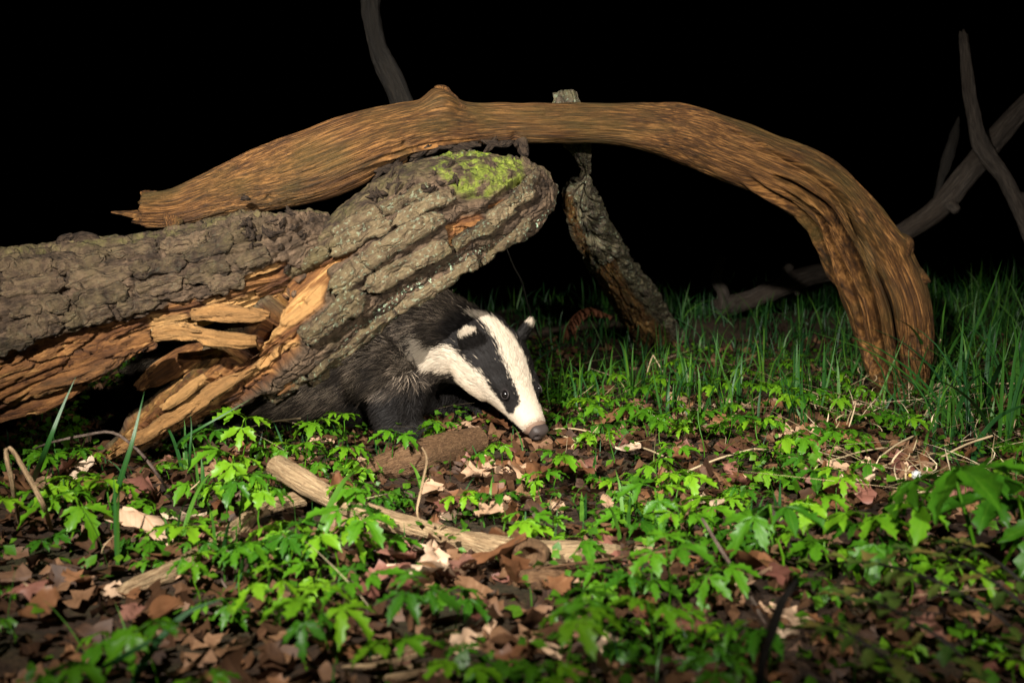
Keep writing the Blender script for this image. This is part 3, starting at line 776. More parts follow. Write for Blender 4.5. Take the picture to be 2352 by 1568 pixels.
# ------------------------------------------------------------------ the badger
def unit(v): v = np.asarray(v, float); return v / np.linalg.norm(v)
OCC = P(1118, 806, 1.478)                                   # back of the skull
HF = unit(RGT * 0.51 - UPV * 0.70 - FWD * 0.50)
HSC = 0.90             # where the nose points
HU = unit(np.array([0, 0, 1.0]) - HF * HF[2])
HU = unit(HU + 0.10 * FWD * -1)
HU = unit(HU - HF * (HU @ HF))
HS = np.cross(HF, HU)                                       # its right side, the side we see
HL = 0.172
def head(s, side, up): return OCC + HSC * (s * HF + side * HS + up * HU)
def closed_tube(C, W, Ht, UPs, nv=36, sq=2.0):
    """closed loft; W, Ht half width and (up, down) half heights"""
    C = np.asarray(C, float); n = len(C)
    T = np.gradient(C, axis=0); T /= np.linalg.norm(T, axis=1)[:, None]
    rows = []
    th = np.linspace(0, 2 * math.pi, nv, endpoint=False)
    for k in range(n):
        u = UPs[k] - T[k] * (UPs[k] @ T[k]); u = unit(u); sd = np.cross(T[k], u)
        c_, s_ = np.cos(th), np.sin(th)
        hh = np.where(c_ > 0, Ht[k][0], Ht[k][1])
        rows.append(C[k] + (np.sign(c_) * np.abs(c_) ** (2 / sq) * hh)[:, None] * u + (np.sign(s_) * np.abs(s_) ** (2 / sq) * W[k])[:, None] * sd)
    rows = np.array(rows)
    V = np.concatenate([rows.reshape(-1, 3), rows[0].mean(0)[None], rows[-1].mean(0)[None]])
    F4 = grid_faces(n, nv)
    j = np.arange(nv); a, b = n * nv, n * nv + 1
    F3 = np.concatenate([np.stack([np.full(nv, a), (j + 1) % nv, j], 1), np.stack([np.full(nv, b), (n - 1) * nv + j, (n - 1) * nv + (j + 1) % nv], 1)])
    return V, F4, F3
shells = []
def shell(ctrl, ups=None, nu=40, sq=2.0):
    """ctrl rows: x, y, z, half width, half height up, half height down"""
    c, _ = spline(ctrl, nu)
    U = np.repeat(np.array([[0, 0, 1.0]]), nu, 0) if ups is None else np.repeat(ups[None], nu, 0)
    shells.append(closed_tube(c[:, :3], np.maximum(c[:, 3], .002), np.maximum(c[:, 4:6], .002), U, sq=sq))
# skull and muzzle
HEADP = [(-0.055, 0.0, 0.040, 0.034, 0.040), (-0.03, 0.0, 0.053, 0.045, 0.052), (0.0, 0.0, 0.059, 0.050, 0.056), (0.03, 0.0, 0.0605, 0.050, 0.054), (0.06, -0.001, 0.055, 0.045, 0.048),
         (0.085, -0.003, 0.044, 0.037, 0.041), (0.11, -0.005, 0.034, 0.029, 0.034), (0.135, -0.007, 0.0275, 0.0225, 0.028), (0.155, -0.009, 0.0225, 0.0180, 0.023), (0.168, -0.010, 0.0185, 0.0145, 0.017), (0.173, -0.011, 0.013, 0.010, 0.010)]
shell([np.append(head(s, 0, u), (w_ * HSC, hu * HSC, hd * HSC)) for s, u, w_, hu, hd in HEADP], HU, 44)
# lower jaw
shell([np.append(head(s, 0, u), (w_ * HSC, h_ * HSC, h_ * HSC)) for s, u, w_, h_ in [(0.03, -0.030, .03, .02), (0.07, -0.032, .028, .016), (0.11, -0.030, .02, .012), (0.14, -0.027, .014, .009), (0.152, -0.025, .008, .005)]], HU, 20)
# brow over each eye, cheek behind it
for sd in (-1, 1):
    shell([np.append(head(s, sd * y_, u), (r_ * HSC, r_ * HSC, r_ * HSC)) for s, y_, u, r_ in [(0.07, .034, .012, .012), (0.092, .032, .013, .011), (0.115, .024, .010, .007)]], HU, 12)
    shell([np.append(head(s, sd * y_, u), (r_ * HSC, r_ * HSC, r_ * HSC)) for s, y_, u, r_ in [(0.0, .042, -.022, .02), (0.04, .041, -.022, .02), (0.075, .032, -.022, .014)]], HU, 12)
def brow(x, y, D, w_, hu, hd): return np.append(P(x, y, D), (w_, hu, hd))
TORSO = [brow(370, 856, 1.66, .045, .04, .05), brow(420, 848, 1.655, .075, .07, .075), brow(500, 838, 1.645, .098, .090, .095), brow(600, 832, 1.63, .108, .100, .112), brow(720, 828, 1.61, .112, .106, .122),
         brow(820, 822, 1.595, .108, .108, .118), brow(905, 802, 1.58, .096, .108, .108), brow(965, 785, 1.56, .080, .090, .086), brow(1020, 783, 1.535, .066, .068, .064), brow(1072, 795, 1.505, .057, .053, .055), np.append(OCC + 0.03 * HF, (.052, .044, .050))]
shell(TORSO, None, 60)
# tail
shell([brow(430, 820, 1.66, .03, .03, .03), brow(370, 835, 1.65, .022, .022, .022), brow(325, 868, 1.64, .014, .014, .014), brow(305, 895, 1.635, .006, .006, .006)], None, 20)
def leg_shell(rows, foot):
    shell([brow(*r, rr, rr, rr) if False else np.append(P(*r), (rr, rr, rr)) for r, rr in rows], FWD * -1.0, 30)
    f, dr = foot
    f = np.array(f); dr = unit(dr)
    shell([np.append(f - dr * .02 + np.array([0, 0, .004]), (.020, .016, .012)), np.append(f + dr * .015, (.027, .017, .013)), np.append(f + dr * .045, (.027, .012, .011)), np.append(f + dr * .062, (.020, .007, .008))], np.array([0, 0, 1.0]), 16)
    return f, dr
feet = []
gz_ = lambda p, h: np.array([p[0], p[1], float(zg(p[0], p[1])) + h])
pf = gz_(P(918, 1000, 1.50), .013); feet.append(leg_shell([((880, 830, 1.53), .062), ((902, 890, 1.515), .052), ((912, 945, 1.505), .036), ((912, 990, 1.50), .025)], (pf, (1, -0.15, 0))))
pf = gz_(P(1098, 962, 1.64), .013); feet.append(leg_shell([((950, 830, 1.60), .055), ((1000, 890, 1.62), .044), ((1050, 930, 1.635), .034), ((1080, 955, 1.64), .025)], (pf, (1, -0.35, 0))))
pf = gz_(P(520, 960, 1.60), .013); feet.append(leg_shell([((470, 860, 1.62), .070), ((490, 905, 1.60), .048), ((500, 940, 1.60), .030), ((505, 960, 1.60), .024)], (pf, (1, -0.1, 0))))
pf = gz_(P(600, 950, 1.74), .013); feet.append(leg_shell([((500, 850, 1.70), .065), ((545, 900, 1.72), .046), ((580, 930, 1.735), .030), ((590, 945, 1.74), .024)], (pf, (1, 0, 0))))
# ears
EARS = []
for sd in (-1, 1):
    e0 = head(0.012, sd * 0.046, 0.030)
    ed = unit(HU * 0.80 + HS * sd * 0.62 - HF * 0.38)
    shell([np.append(e0 - ed * .012, (.020, .009, .009)), np.append(e0 + ed * .008, (.020, .008, .008)), np.append(e0 + ed * .024, (.017, .006, .006)), np.append(e0 + ed * .034, (.010, .004, .004))], unit(HF + 0.5 * HS * sd), 14)
    EARS.append((e0, ed))

off = 0; VV, FF4, FF3 = [], [], []
for v, f4, f3 in shells:
    VV.append(v); FF4.append(f4 + off); FF3.append(f3 + off); off += len(v)
tmp_me = make_mesh('tmp', np.concatenate(VV), [np.concatenate(FF4), np.concatenate(FF3)])
tmp = bpy.data.objects.new('tmp', tmp_me); COL.objects.link(tmp)
rm = tmp.modifiers.new('r', 'REMESH'); rm.mode = 'VOXEL'; rm.voxel_size = 0.0036
smm = tmp.modifiers.new('s', 'SMOOTH'); smm.iterations = 5; smm.factor = 0.5
dg = bpy.context.evaluated_depsgraph_get()
bme = bpy.data.meshes.new_from_object(tmp.evaluated_get(dg))
bpy.data.objects.remove(tmp)
BV = np.empty(len(bme.vertices) * 3, np.float32); bme.vertices.foreach_get('co', BV); BV = BV.reshape(-1, 3).astype(float)

# a line from nose to tail: distance back from the nose and angle from the top of the back
SPN = [head(HL, 0, -0.010), head(0.12, 0, -0.004), head(0.06, 0, 0), head(0.0, 0, 0)] + [c[:3] for c in TORSO[::-1][1:]]
SPN, SL = spline([np.append(p, 0) for p in SPN], 220)
SPN = SPN[:, :3]
ST = np.gradient(SPN, axis=0)
ST = np.stack([np.convolve(np.pad(ST[:, k], 14, 'edge'), np.ones(29) / 29, 'valid') for k in range(3)], 1); ST /= np.linalg.norm(ST, axis=1)[:, None]
wh = 1 - sstep(0.15, 0.30, SL)[:, None]
SU = wh * HU + (1 - wh) * np.array([0, 0, 1.0])
SU = SU - (SU * ST).sum(1)[:, None] * ST; SU /= np.linalg.norm(SU, axis=1)[:, None]
def spine_coords(p):
    out_l = np.empty(len(p)); out_a = np.empty(len(p)); out_t = np.empty((len(p), 3)); out_d = np.empty(len(p))
    for k in range(0, len(p), 20000):
        q = p[k:k + 20000]
        d = ((q[:, None] - SPN[None]) ** 2).sum(-1)
        i = d.argmin(1)
        v = q - SPN[i]
        up = (v * SU[i]).sum(1); sd = (v * np.cross(ST[i], SU[i])).sum(1)
        out_l[k:k + 20000] = SL[i]; out_a[k:k + 20000] = np.degrees(np.arctan2(np.abs(sd), up)); out_t[k:k + 20000] = ST[i]
        out_d[k:k + 20000] = np.sqrt(d.min(1))
    return out_l, out_a, out_t, out_d
WHITE = np.array([0.62, 0.52, 0.40]); BLACK = np.array([0.0085, 0.0072, 0.0066])
def fur_pattern(p, jit=0.0):
    """0 black, 1 white, and how grizzled, from where on the body"""
    l, a, t, dd = spine_coords(p)
    l = np.where(l < 0.155, l / HSC, l + 0.017)
    n1 = fbm(p[:, 0] / 0.02, p[:, 1] / 0.02, p[:, 2] / 0.02, 2, 500)
    a = a + 7 * n1 + jit * rng.normal(0, 4, len(p)); l = l + 0.004 * n1
    w1 = np.interp(l, [0.0, 0.036, 0.044, 0.07, 0.10, 0.14, 0.17, 0.19, 0.21], [180, 120, 46, 33, 28, 25, 19, 8, -8])
    b1 = np.interp(l, [0.03, 0.045, 0.055, 0.08, 0.11, 0.14, 0.17, 0.21, 0.26, 0.30], [60, 104, 98, 84, 79, 80, 80, 78, 76, 74])
    w2 = np.interp(l, [0.0, 0.03, 0.06, 0.10, 0.14, 0.18, 0.22, 0.26, 0.30, 0.33], [128, 125, 132, 134, 130, 122, 116, 108, 100, 92])
    white = ((a < w1) & (a < 140)) | ((a > b1) & (a < w2)) & (l < 0.33)
    white = white & ~((l < 0.035) & (a > 118))
    white = white.astype(float)
    # the pale neck patch fades into the shoulder
    fade = sstep(0.23, 0.32, l + 0.02 * n1)
    griz = sstep(0.185, 0.24, l) * (1 - white)
    griz = np.maximum(griz, fade * white); white = white * (1 - fade)
    dark = sstep(124, 150, a + 6 * n1)
    griz = griz * (1 - np.where(l > 0.2, dark, 0))
    lpx, _ = proj(p); l0 = np.interp(lpx, [780, 860], [0.0, 0.042])
    legs = 1 - sstep(0.02 + l0, 0.062 + l0, p[:, 2] - 0.03 * n1)
    griz = griz * (1 - legs * (l > 0.2)); white = white * (1 - legs * (l > 0.22))
    for (e0, ed) in EARS:
        h_ = (p - e0) @ ed; r_ = np.linalg.norm(p - e0 - h_[:, None] * ed, axis=1)
        near = (r_ < 0.024) & (h_ > 0.0) & (h_ < 0.05)
        white = np.where(near, (h_ > 0.024 + 0.004 * n1).astype(float), white); griz = np.where(near, 0, griz)
    return white, griz, l, a, t, legs, n1

bw, bgz, bl, ba, _, _, _ = fur_pattern(BV)
skin = BLACK * 1.2 + bw[:, None] * (WHITE * 0.8 - BLACK) + bgz[:, None] * np.array([0.05, 0.042, 0.035])
nosepink = (1 - sstep(0.008, 0.020, bl))[:, None]
skin = skin * (1 - nosepink) + nosepink * np.array([0.16, 0.10, 0.07])
B0 = np.array([P(905, 1000, 1.53)[0], P(905, 1000, 1.53)[1], 0.0])
badger = thing('badger', 'black and white striped badger sniffing the ground under the leaning log', 'badger', B0)
def vc_material(name, rough, spec, hairy=True):
    m, n, b = nodes(name)
    c = attr(n, 'tint').outputs['Color']
    n.links.new(c, b.inputs['Base Color'])
    b.inputs['Roughness'].default_value = rough; b.inputs['Specular IOR Level'].default_value = spec
    return m
M['skin'] = vc_material('badger_skin', 0.8, 0.15)
M['fur'] = vc_material('badger_fur', 0.6, 0.14)
BF = np.empty(len(bme.polygons), np.int32); bme.polygons.foreach_get('loop_total', BF)
bme.vertices.foreach_set('co', (BV - B0).astype(np.float32).ravel())
tat = bme.attributes.new('tint', 'FLOAT_COLOR', 'POINT'); tat.data.foreach_set('color', np.concatenate([skin, np.ones((len(skin), 1))], 1).astype(np.float32).ravel())
bme.polygons.foreach_set('use_smooth', np.ones(len(bme.polygons), bool))
bme.materials.clear(); bme.materials.append(M['skin']); bme.name = 'body'; bme.update()
body = link('body', bme, badger)

def ellipsoid(c, ax, rad, nu=20, nv=28, f=None):
    th = np.linspace(0, math.pi, nu)[:, None]; ph = np.linspace(0, 2 * math.pi, nv, endpoint=False)[None]
    x = np.sin(th) * np.cos(ph); y = np.sin(th) * np.sin(ph); z = np.cos(th) + 0 * ph
    v = np.stack([x, y, z], -1)
    if f: v = f(v)
    p = c + (v[..., 0:1] * rad[0]) * ax[0] + (v[..., 1:2] * rad[1]) * ax[1] + (v[..., 2:3] * rad[2]) * ax[2]
    return p.reshape(-1, 3), grid_faces(nu, nv)
M['eye'], n_, b_e = nodes('eye_gloss')
b_e.inputs['Base Color'].default_value = (0.006, 0.005, 0.005, 1); b_e.inputs['Roughness'].default_value = 0.10; b_e.inputs['Specular IOR Level'].default_value = 0.8
M['lid'], n_, b_l = nodes('eyelid_skin')
b_l.inputs['Base Color'].default_value = (0.022, 0.017, 0.016, 1); b_l.inputs['Roughness'].default_value = 0.5
EYES = []
from mathutils.bvhtree import BVHTree
bvh = BVHTree.FromPolygons([Vector(v) for v in BV], [list(p.vertices) for p in bme.polygons])
for sd in (-1, 1):
    org = head(0.106, sd * 0.12, 0.012 + 0.03)
    dr_ = unit(head(0.106, 0, 0.004) - org)
    hit = bvh.ray_cast(Vector(org), Vector(dr_))[0]
    ec = np.array(hit) - dr_ * 0.0006 if hit else head(0.106, sd * .03, 0.012)
    if sd < 0: ec = ec + dr_ * 0.0035
    EYES.append(ec)
    v_, f_ = ellipsoid(ec, (HF, HS, HU), (0.0062, 0.0062, 0.0062))
    eye = put('eye', v_, f_, M['eye'], badger)
    # lids: a ring round the eyeball
    ax = -dr_; e1 = unit(HF - ax * (HF @ ax)); e2 = np.cross(ax, e1)
    th = np.linspace(0, 2 * math.pi, 28, endpoint=False); ps = np.linspace(0, 2 * math.pi, 10, endpoint=False)
    ring = []
    for a in th:
        rad = e1 * math.cos(a) * 1.12 + e2 * math.sin(a) * 0.98
        c_ = ec + ax * 0.0018 + rad * 0.0064
        ring.append([c_ + (unit(rad) * math.cos(b) + ax * math.sin(b)) * 0.0010 for b in ps])
    ring = np.array(ring); ring = np.concatenate([ring, ring[:1]])
    put('eyelid', ring.reshape(-1, 3), grid_faces(29, 10), M['lid'], eye)
# fur strands grown on the body
bme.calc_loop_triangles()
LT = np.empty(len(bme.loop_triangles) * 3, np.int32); bme.loop_triangles.foreach_get('vertices', LT); LT = LT.reshape(-1, 3)
VN = np.empty(len(bme.vertices) * 3, np.float32); bme.vertices.foreach_get('normal', VN); VN = VN.reshape(-1, 3).astype(float)
ar = np.linalg.norm(np.cross(BV[LT[:, 1]] - BV[LT[:, 0]], BV[LT[:, 2]] - BV[LT[:, 0]]), axis=1)
tcen = BV[LT].mean(1)
tl, ta, _, _ = spine_coords(tcen)
wgt = ar * np.interp(tl, [0, 0.02, 0.10, 0.2, 0.3, 0.6], [5, 5, 4, 2.2, 1.6, 1.0]) * np.interp(VN[LT[:, 0]][:, 1], [-1, 0.3, 1], [1, 0.5, 0.3])
NF = 150000
ti = rng.choice(len(LT), NF, p=wgt / wgt.sum())
r1, r2 = rng.random(NF), rng.random(NF); sq = np.sqrt(r1)
bc = np.stack([1 - sq, sq * (1 - r2), sq * r2], 1)
fp = (BV[LT[ti]] * bc[..., None]).sum(1); fn = (VN[LT[ti]] * bc[..., None]).sum(1); fn /= np.linalg.norm(fn, axis=1)[:, None]
fw, fg, fl, fa, ft, flg, fn1 = fur_pattern(fp, 1.0)
keep = fl > 0.009
for ec in EYES: keep &= np.linalg.norm(fp - ec, axis=1) > 0.0085
length = np.interp(fl, [0, 0.03, 0.08, 0.12, 0.16, 0.22, 0.30, 0.45], [0.0028, 0.004, 0.007, 0.010, 0.014, 0.022, 0.034, 0.040])
length = length * np.where((fa > 85) & (fl > 0.07) & (fl < 0.2), 1.35, 1.0) * (1 - 0.5 * flg)
length = length * rng.uniform(0.65, 1.25, NF)
EARM = np.zeros(NF, bool)
for (e0, ed) in EARS:
    h_ = (fp - e0) @ ed; r_ = np.linalg.norm(fp - e0 - h_[:, None] * ed, axis=1)
    m_ = (r_ < 0.026) & (h_ > 0.0) & (h_ < 0.05); EARM |= m_
    ft[m_] = ed
length[EARM] = rng.uniform(.006, .012, EARM.sum())
flow = ft * 1.0 + np.where((fl > 0.2) & (~EARM), 0.42, 0.05)[:, None] * np.array([0, 0, -1.0])
clump = np.stack([vnoise(fp[:, 0] / 0.011, fp[:, 1] / 0.011, fp[:, 2] / 0.011, s_) for s_ in (601, 602, 603)], 1)
flow = flow + clump * np.where(fl > 0.2, 0.34, 0.13)[:, None] + rng.normal(0, 1, (NF, 3)) * np.where(fl > 0.2, 0.16, 0.10)[:, None]
flow = flow - (flow * fn).sum(1)[:, None] * fn; flow /= np.linalg.norm(flow, axis=1)[:, None]
lift = np.interp(fl, [0, 0.1, 0.2, 0.3], [0.20, 0.24, 0.34, 0.36])[:, None] * rng.uniform(0.6, 1.5, (NF, 1))
d0 = unit(np.ones(3)) * 0 + flow + fn * lift * 1.5; d0 /= np.linalg.norm(d0, axis=1)[:, None]
d1 = flow + fn * lift * 0.35; d1 /= np.linalg.norm(d1, axis=1)[:, None]
side = np.cross(flow, fn) + rng.normal(0, 0.35, (NF, 3)); side /= np.linalg.norm(side, axis=1)[:, None]
hw = np.interp(fl, [0, 0.12, 0.3], [0.00024, 0.00030, 0.00052])[:, None] * rng.uniform(0.7, 1.3, (NF, 1))
b_ = fp - fn * 0.0008; m_ = fp + d0 * length[:, None] * 0.5; t_ = m_ + d1 * length[:, None] * 0.55
V5 = np.stack([b_ - side * hw, b_ + side * hw, m_ - side * hw * 0.85, m_ + side * hw * 0.85, t_], 1)
rnd = rng.random((NF, 1))
c_b = np.where(fw[:, None] > 0.5, WHITE * (0.78 + 0.2 * rnd), BLACK * (0.8 + 0.8 * rnd))
c_t = c_b * np.where(fw[:, None] > 0.5, 1.0, 1.25)
gz_b = np.array([0.085, 0.066, 0.050]) * (0.5 + rnd); gz_m = np.array([0.030, 0.023, 0.018]) * (0.4 + rnd)
tipv = np.where(rng.random((NF, 1)) < 0.5, 1.0, 0.15) * rng.uniform(0.5, 1.3, (NF, 1)) * np.clip(0.85 + 1.3 * fn1[:, None] + 0.6 * clump[:, :1], 0.15, 2)
gz_t = np.array([0.60, 0.47, 0.35]) * tipv
g1 = fg[:, None]
cb = c_b * (1 - g1) + gz_b * g1; cm = (c_b * (1 - g1) + gz_m * g1); ct = c_t * (1 - g1) + gz_t * g1
tan = (np.clip((fa - 100) / 35, 0, 1) * (fw > 0.5))[:, None] * 0.45            # creamy throat edge of the cheek stripe
cb, cm, ct = [c * (1 - tan * np.array([0.25, 0.42, 0.62])) for c in (cb, cm, ct)]
C5 = np.stack([cb, cb, cm, cm, ct], 1)
V5, C5 = V5[keep], C5[keep]
nf = len(V5); b5 = np.arange(nf)[:, None] * 5
Q = b5 + np.array([[0, 1, 3, 2]]); Tt = b5 + np.array([[2, 3, 4]])
fur = put('fur', V5.reshape(-1, 3), [Q, Tt], M['fur'], badger, None, True, {'tint': np.concatenate([C5.reshape(-1, 3), np.ones((nf * 5, 1))], 1)})
fur['kind'] = 'stuff'

# nose pad, eyes, claws
def nose_shape(v):
    v = np.sign(v) * np.abs(v) ** np.array([1.0, 0.72, 0.72])
    x, y, z = v[..., 0], v[..., 1], v[..., 2]       # x forward, y side, z up
    pin = 0
    for sd in (-1, 1):
        pin = pin + np.exp(-(((y - sd * 0.55) / 0.22) ** 2 + ((z + 0.15) / 0.34) ** 2)) * (x > 0)
    v[..., 0] = x * (1 - 0.75 * pin) - 0.10 * np.exp(-(y / 0.10) ** 2) * (x > 0) * (z < 0.3)
    return v
M['nose'], n_, b_n = nodes('nose_skin')
b_n.inputs['Base Color'].default_value = (0.045, 0.034, 0.030, 1); b_n.inputs['Roughness'].default_value = 0.45
geo_ = N(n_, 'ShaderNodeNewGeometry').outputs['Position']
bump(n_, b_n, noise_tex(n_, geo_, 900, 2, 0.5), 0.5, 0.001)
v_, f_ = ellipsoid(head(0.172, 0, -0.009), (HF, HS, HU), (0.0105, 0.0150, 0.0120), 40, 60, nose_shape)
put('nose', v_, f_, M['nose'], badger)
M['claw'], n_, b_c = nodes('claw_horn')
b_c.inputs['Base Color'].default_value = (0.13, 0.10, 0.07, 1); b_c.inputs['Roughness'].default_value = 0.4
for f, dr in feet:
    sdv = np.cross(dr, [0, 0, 1.0])
    for k in range(5):
        o_ = (k - 2) * 0.0095
        b0 = f + dr * (0.052 - abs(k - 2) * 0.006) + sdv * o_
        ctrl = [np.append(b0, .0026), np.append(b0 + dr * .010 + np.array([0, 0, .003]), .0022), np.append(b0 + dr * .020 - np.array([0, 0, .002]), .0012), np.append(b0 + dr * .025 - np.array([0, 0, .007]), .0004)]
        Sx = sweep(ctrl, 8, 8, None, cap=0.0)
        put('claw', Sx['V'], Sx['F'], M['claw'], badger)

# ------------------------------------------------------------------ leaves, plants and litter on the ground
def GZ(px, py, h):
    """a point seen at a photo pixel that stands h metres above the ground below it"""
    d = FWD + (px - CX) / FOC * RGT + (CY - py) / FOC * UPV
    t = (CAMH - h) / max(1e-3, -d[2])
    for _ in range(12):
        p = CAM + t * d
        t = min((CAMH - h - float(zg(p[0], p[1]))) / max(1e-3, -d[2]), 4.2)
    return CAM + t * d
def ground_stick(rows, lifts=None):
    """(pixel x, pixel y, diameter px) lying on the ground, each point lifted clear of it"""
    out = []
    for k, (x, y, d) in enumerate(rows):
        p = GZ(x, y, 0.01); D = float((p - CAM) @ FWD); r = d / 2 * D / FOC
        p = GZ(x, y, r * 0.8 + (lifts[k] if lifts else 0)); D = float((p - CAM) @ FWD)
        out.append(np.append(p, d / 2 * D / FOC))
    return out
def stick(name, label, cat, rows, mat, nu, nv, seed, lifts=None, lump=0.16, fib=0.10, flat=1.0, cap=0.006):
    c = ground_stick(rows, lifts)
    b = c[len(c) // 2][:3].copy(); b[2] = float(zg(b[0], b[1]))
    S = sweep(c, nu, nv, simple_disp(lump, fib, 4), flat, cap, seed)
    if cat is None: return S, b
    o = put(name, S['V'], S['F'], mat, None, b, True, S['attrs'])
    return tag(o, label, cat)

pale = thing('curved_stick', 'long pale bare stick with a knot hole, curving across the leaf litter', 'stick', G(980, 1225))
Sx, _ = stick('x', '', None, [(636, 1071, 54), (690, 1102, 56), (747, 1134, 52), (825, 1170, 50), (905, 1198, 46), (969, 1214, 44), (1030, 1232, 50), (1098, 1249, 58), (1160, 1264, 66), (1220, 1273, 68), (1308, 1270, 58), (1412, 1266, 36), (1500, 1262, 20)], None, 300, 56, 601, [.035, .03, .022, .015, .008, .002, 0, 0, 0, 0, 0, 0, 0])
limb('stem', Sx, M['stick'], pale)
kc = P(1217, 1282, float((GZ(1217, 1282, .02) - CAM) @ FWD) - 0.003)
th = np.linspace(0, 2 * math.pi, 24, endpoint=False)
kn = []
for (r_, dep) in ((0.017, .018), (0.0145, .005), (0.0120, .003), (0.0098, .005), (0.008, .013), (0.004, .018), (0.0005, .020)):
    kn.append([kc + FWD * dep + (RGT * math.cos(a) * 1.05 + UPV * math.sin(a)) * r_ * (1 + 0.08 * math.sin(3 * a + 1)) for a in th])
kn = np.array(kn).reshape(-1, 3)
put('knot', kn, grid_faces(7, 24)[:, ::-1], M['brown_stick'], pale, None, True, dict(grain=kn))
stick('brown_log_piece', 'short brown log piece lying behind the pale stick, below the badger', 'log', [(747, 1101, 26), (800, 1090, 40), (851, 1080, 52), (905, 1066, 66), (956, 1052, 78), (1000, 1040, 82), (1050, 1026, 80), (1095, 1014, 72)], M['brown_stick'], 160, 60, 603, [0] * 8, 0.12, 0.06)
bs = thing('bark_curl', 'tan curled strip of dead bark lying beside the dead leaves left of the pale stick', 'bark strip', G(500, 1250))
Sx, _ = stick('x', '', None, [(702, 1140, 34), (650, 1152, 40), (589, 1180, 36), (530, 1226, 46), (451, 1283, 46), (373, 1322, 44), (300, 1352, 36), (262, 1368, 20)], None, 200, 40, 605, [.012, .008, .004, 0, 0, 0, 0, 0], 0.35, 0.2, 0.7)
limb('strip', Sx, M['stick'], bs)
stick('rotten_wood_chunk', 'small reddish chunk of rotten wood tucked under the knot of the pale stick', 'wood chunk', [(1180, 1338, 34), (1220, 1332, 52), (1270, 1326, 54), (1312, 1322, 30)], M['brown_stick'], 50, 32, 607, [0] * 4, 0.4, 0.3, 0.7)
wb = thing('peeling_bark_strips', 'curled strips of silvery pale bark lying in the dark litter', 'bark strips', G(900, 1530))
for k, rows in enumerate([[(794, 1530, 8), (860, 1528, 16), (930, 1512, 16), (980, 1494, 10)], [(845, 1512, 8), (900, 1502, 14), (950, 1488, 12), (986, 1470, 5)], [(860, 1556, 8), (920, 1552, 20), (980, 1540, 14)], [(890, 1536, 6), (940, 1530, 12), (985, 1522, 6)]]):
    Sx, _ = stick('x', '', None, rows, None, 40, 14, 610 + k, [.004, .010, .010, .018][:len(rows)], 0.2, 0.2, 0.4)
    limb('strip', Sx, M['stick'], wb)

def twig(name, label, cat, pts, mat, seed=0, group=None, nu=40, nv=8):
    """pts: world points with radius"""
    S = sweep(pts, nu, nv, simple_disp(0.2, 0.1, 5), 1.0, 0.0, seed)
    b = min((p[:3] for p in pts), key=lambda p: p[2]).copy()
    o = put(name, S['V'], S['F'], mat, None, b, True, S['attrs'])
    return tag(o, label, cat, group)
def pr(x, y, D, d): return np.append(P(x, y, D), d / 2 * D / FOC)
def gp(x, y, d, h=0.0):
    p = GZ(x, y, h); return np.append(p, d / 2 * float((p - CAM) @ FWD) / FOC)
twig('leaning_twig', 'thin straight pale twig leaning over the green plants', 'twig', [gp(1770, 1452, 10, -.005), pr(1738, 1396, .80, 11), pr(1690, 1316, .82, 10), pr(1640, 1236, .85, 9), pr(1613, 1190, .87, 7)], M['twig'], 621)
twig('broken_stick', 'thick dark broken stick standing among the plants in shadow', 'stick', [np.append(P(1735, 1640, .50) * [1, 1, 0] + [0, 0, -.005], .006), pr(1748, 1540, .53, 22), pr(1772, 1450, .55, 26), pr(1798, 1380, .57, 22), pr(1830, 1330, .58, 10)], M['dark_branch'], 622, None, 50, 16)
twig('bent_straw', 'folded dry tan stem bent into a sharp peak, beside the log', 'straw', [gp(45, 1205, 9, 0), pr(28, 1110, 1.0, 10), pr(14, 1032, 1.0, 10), pr(22, 1028, .995, 10), pr(60, 1085, .97, 12), pr(95, 1150, .95, 12), gp(118, 1218, 10, 0)], M['straw_wood'] if 'straw_wood' in M else M['stick'], 623)
twig('thin_dark_twig', 'thin dark twig arching in front of the rotten foot of the log', 'twig', [gp(60, 1040, 6, .01), pr(133, 1012, 1.18, 6), pr(200, 998, 1.17, 7), pr(255, 992, 1.16, 7), pr(314, 1031, 1.13, 7), pr(353, 1078, 1.09, 7), gp(402, 1150, 6, 0)], M['twig'], 624)
twig('hanging_root', 'thin bare root hanging from the log end to the ground behind the badger', 'root', [pr(1163, 570, 1.40, 4), pr(1180, 612, 1.47, 4), pr(1198, 647, 1.54, 5), pr(1212, 700, 1.64, 5), pr(1232, 759, 1.78, 4), gp(1250, 800, 4, 0)], M['dark_branch'], 625)
twig('straw_stem', 'thin kinked straw stem standing up beside the pale stick', 'straw', [gp(985, 1236, 6, 0), pr(958, 1174, 1.08, 6), pr(964, 1140, 1.085, 7), pr(971, 1107, 1.09, 6), pr(980, 1049, 1.10, 6), pr(969, 1027, 1.105, 4)], M['stick'], 626)
twig('brown_twig', 'thin orange brown twig lying across the pale stick', 'twig', [gp(1180, 1314, 5, .012), gp(1300, 1296, 6, .02), gp(1480, 1272, 7, .02), gp(1640, 1250, 6, .012), gp(1720, 1244, 4, .005)], M['brown_stick'], 627)
twig('upright_twig', 'thin tan twig standing among dead leaves in the shaded litter', 'twig', [gp(575, 1510, 6, 0), pr(566, 1460, .84, 8), pr(545, 1400, .86, 7), pr(520, 1350, .88, 7), pr(508, 1330, .885, 5)], M['twig'], 628)

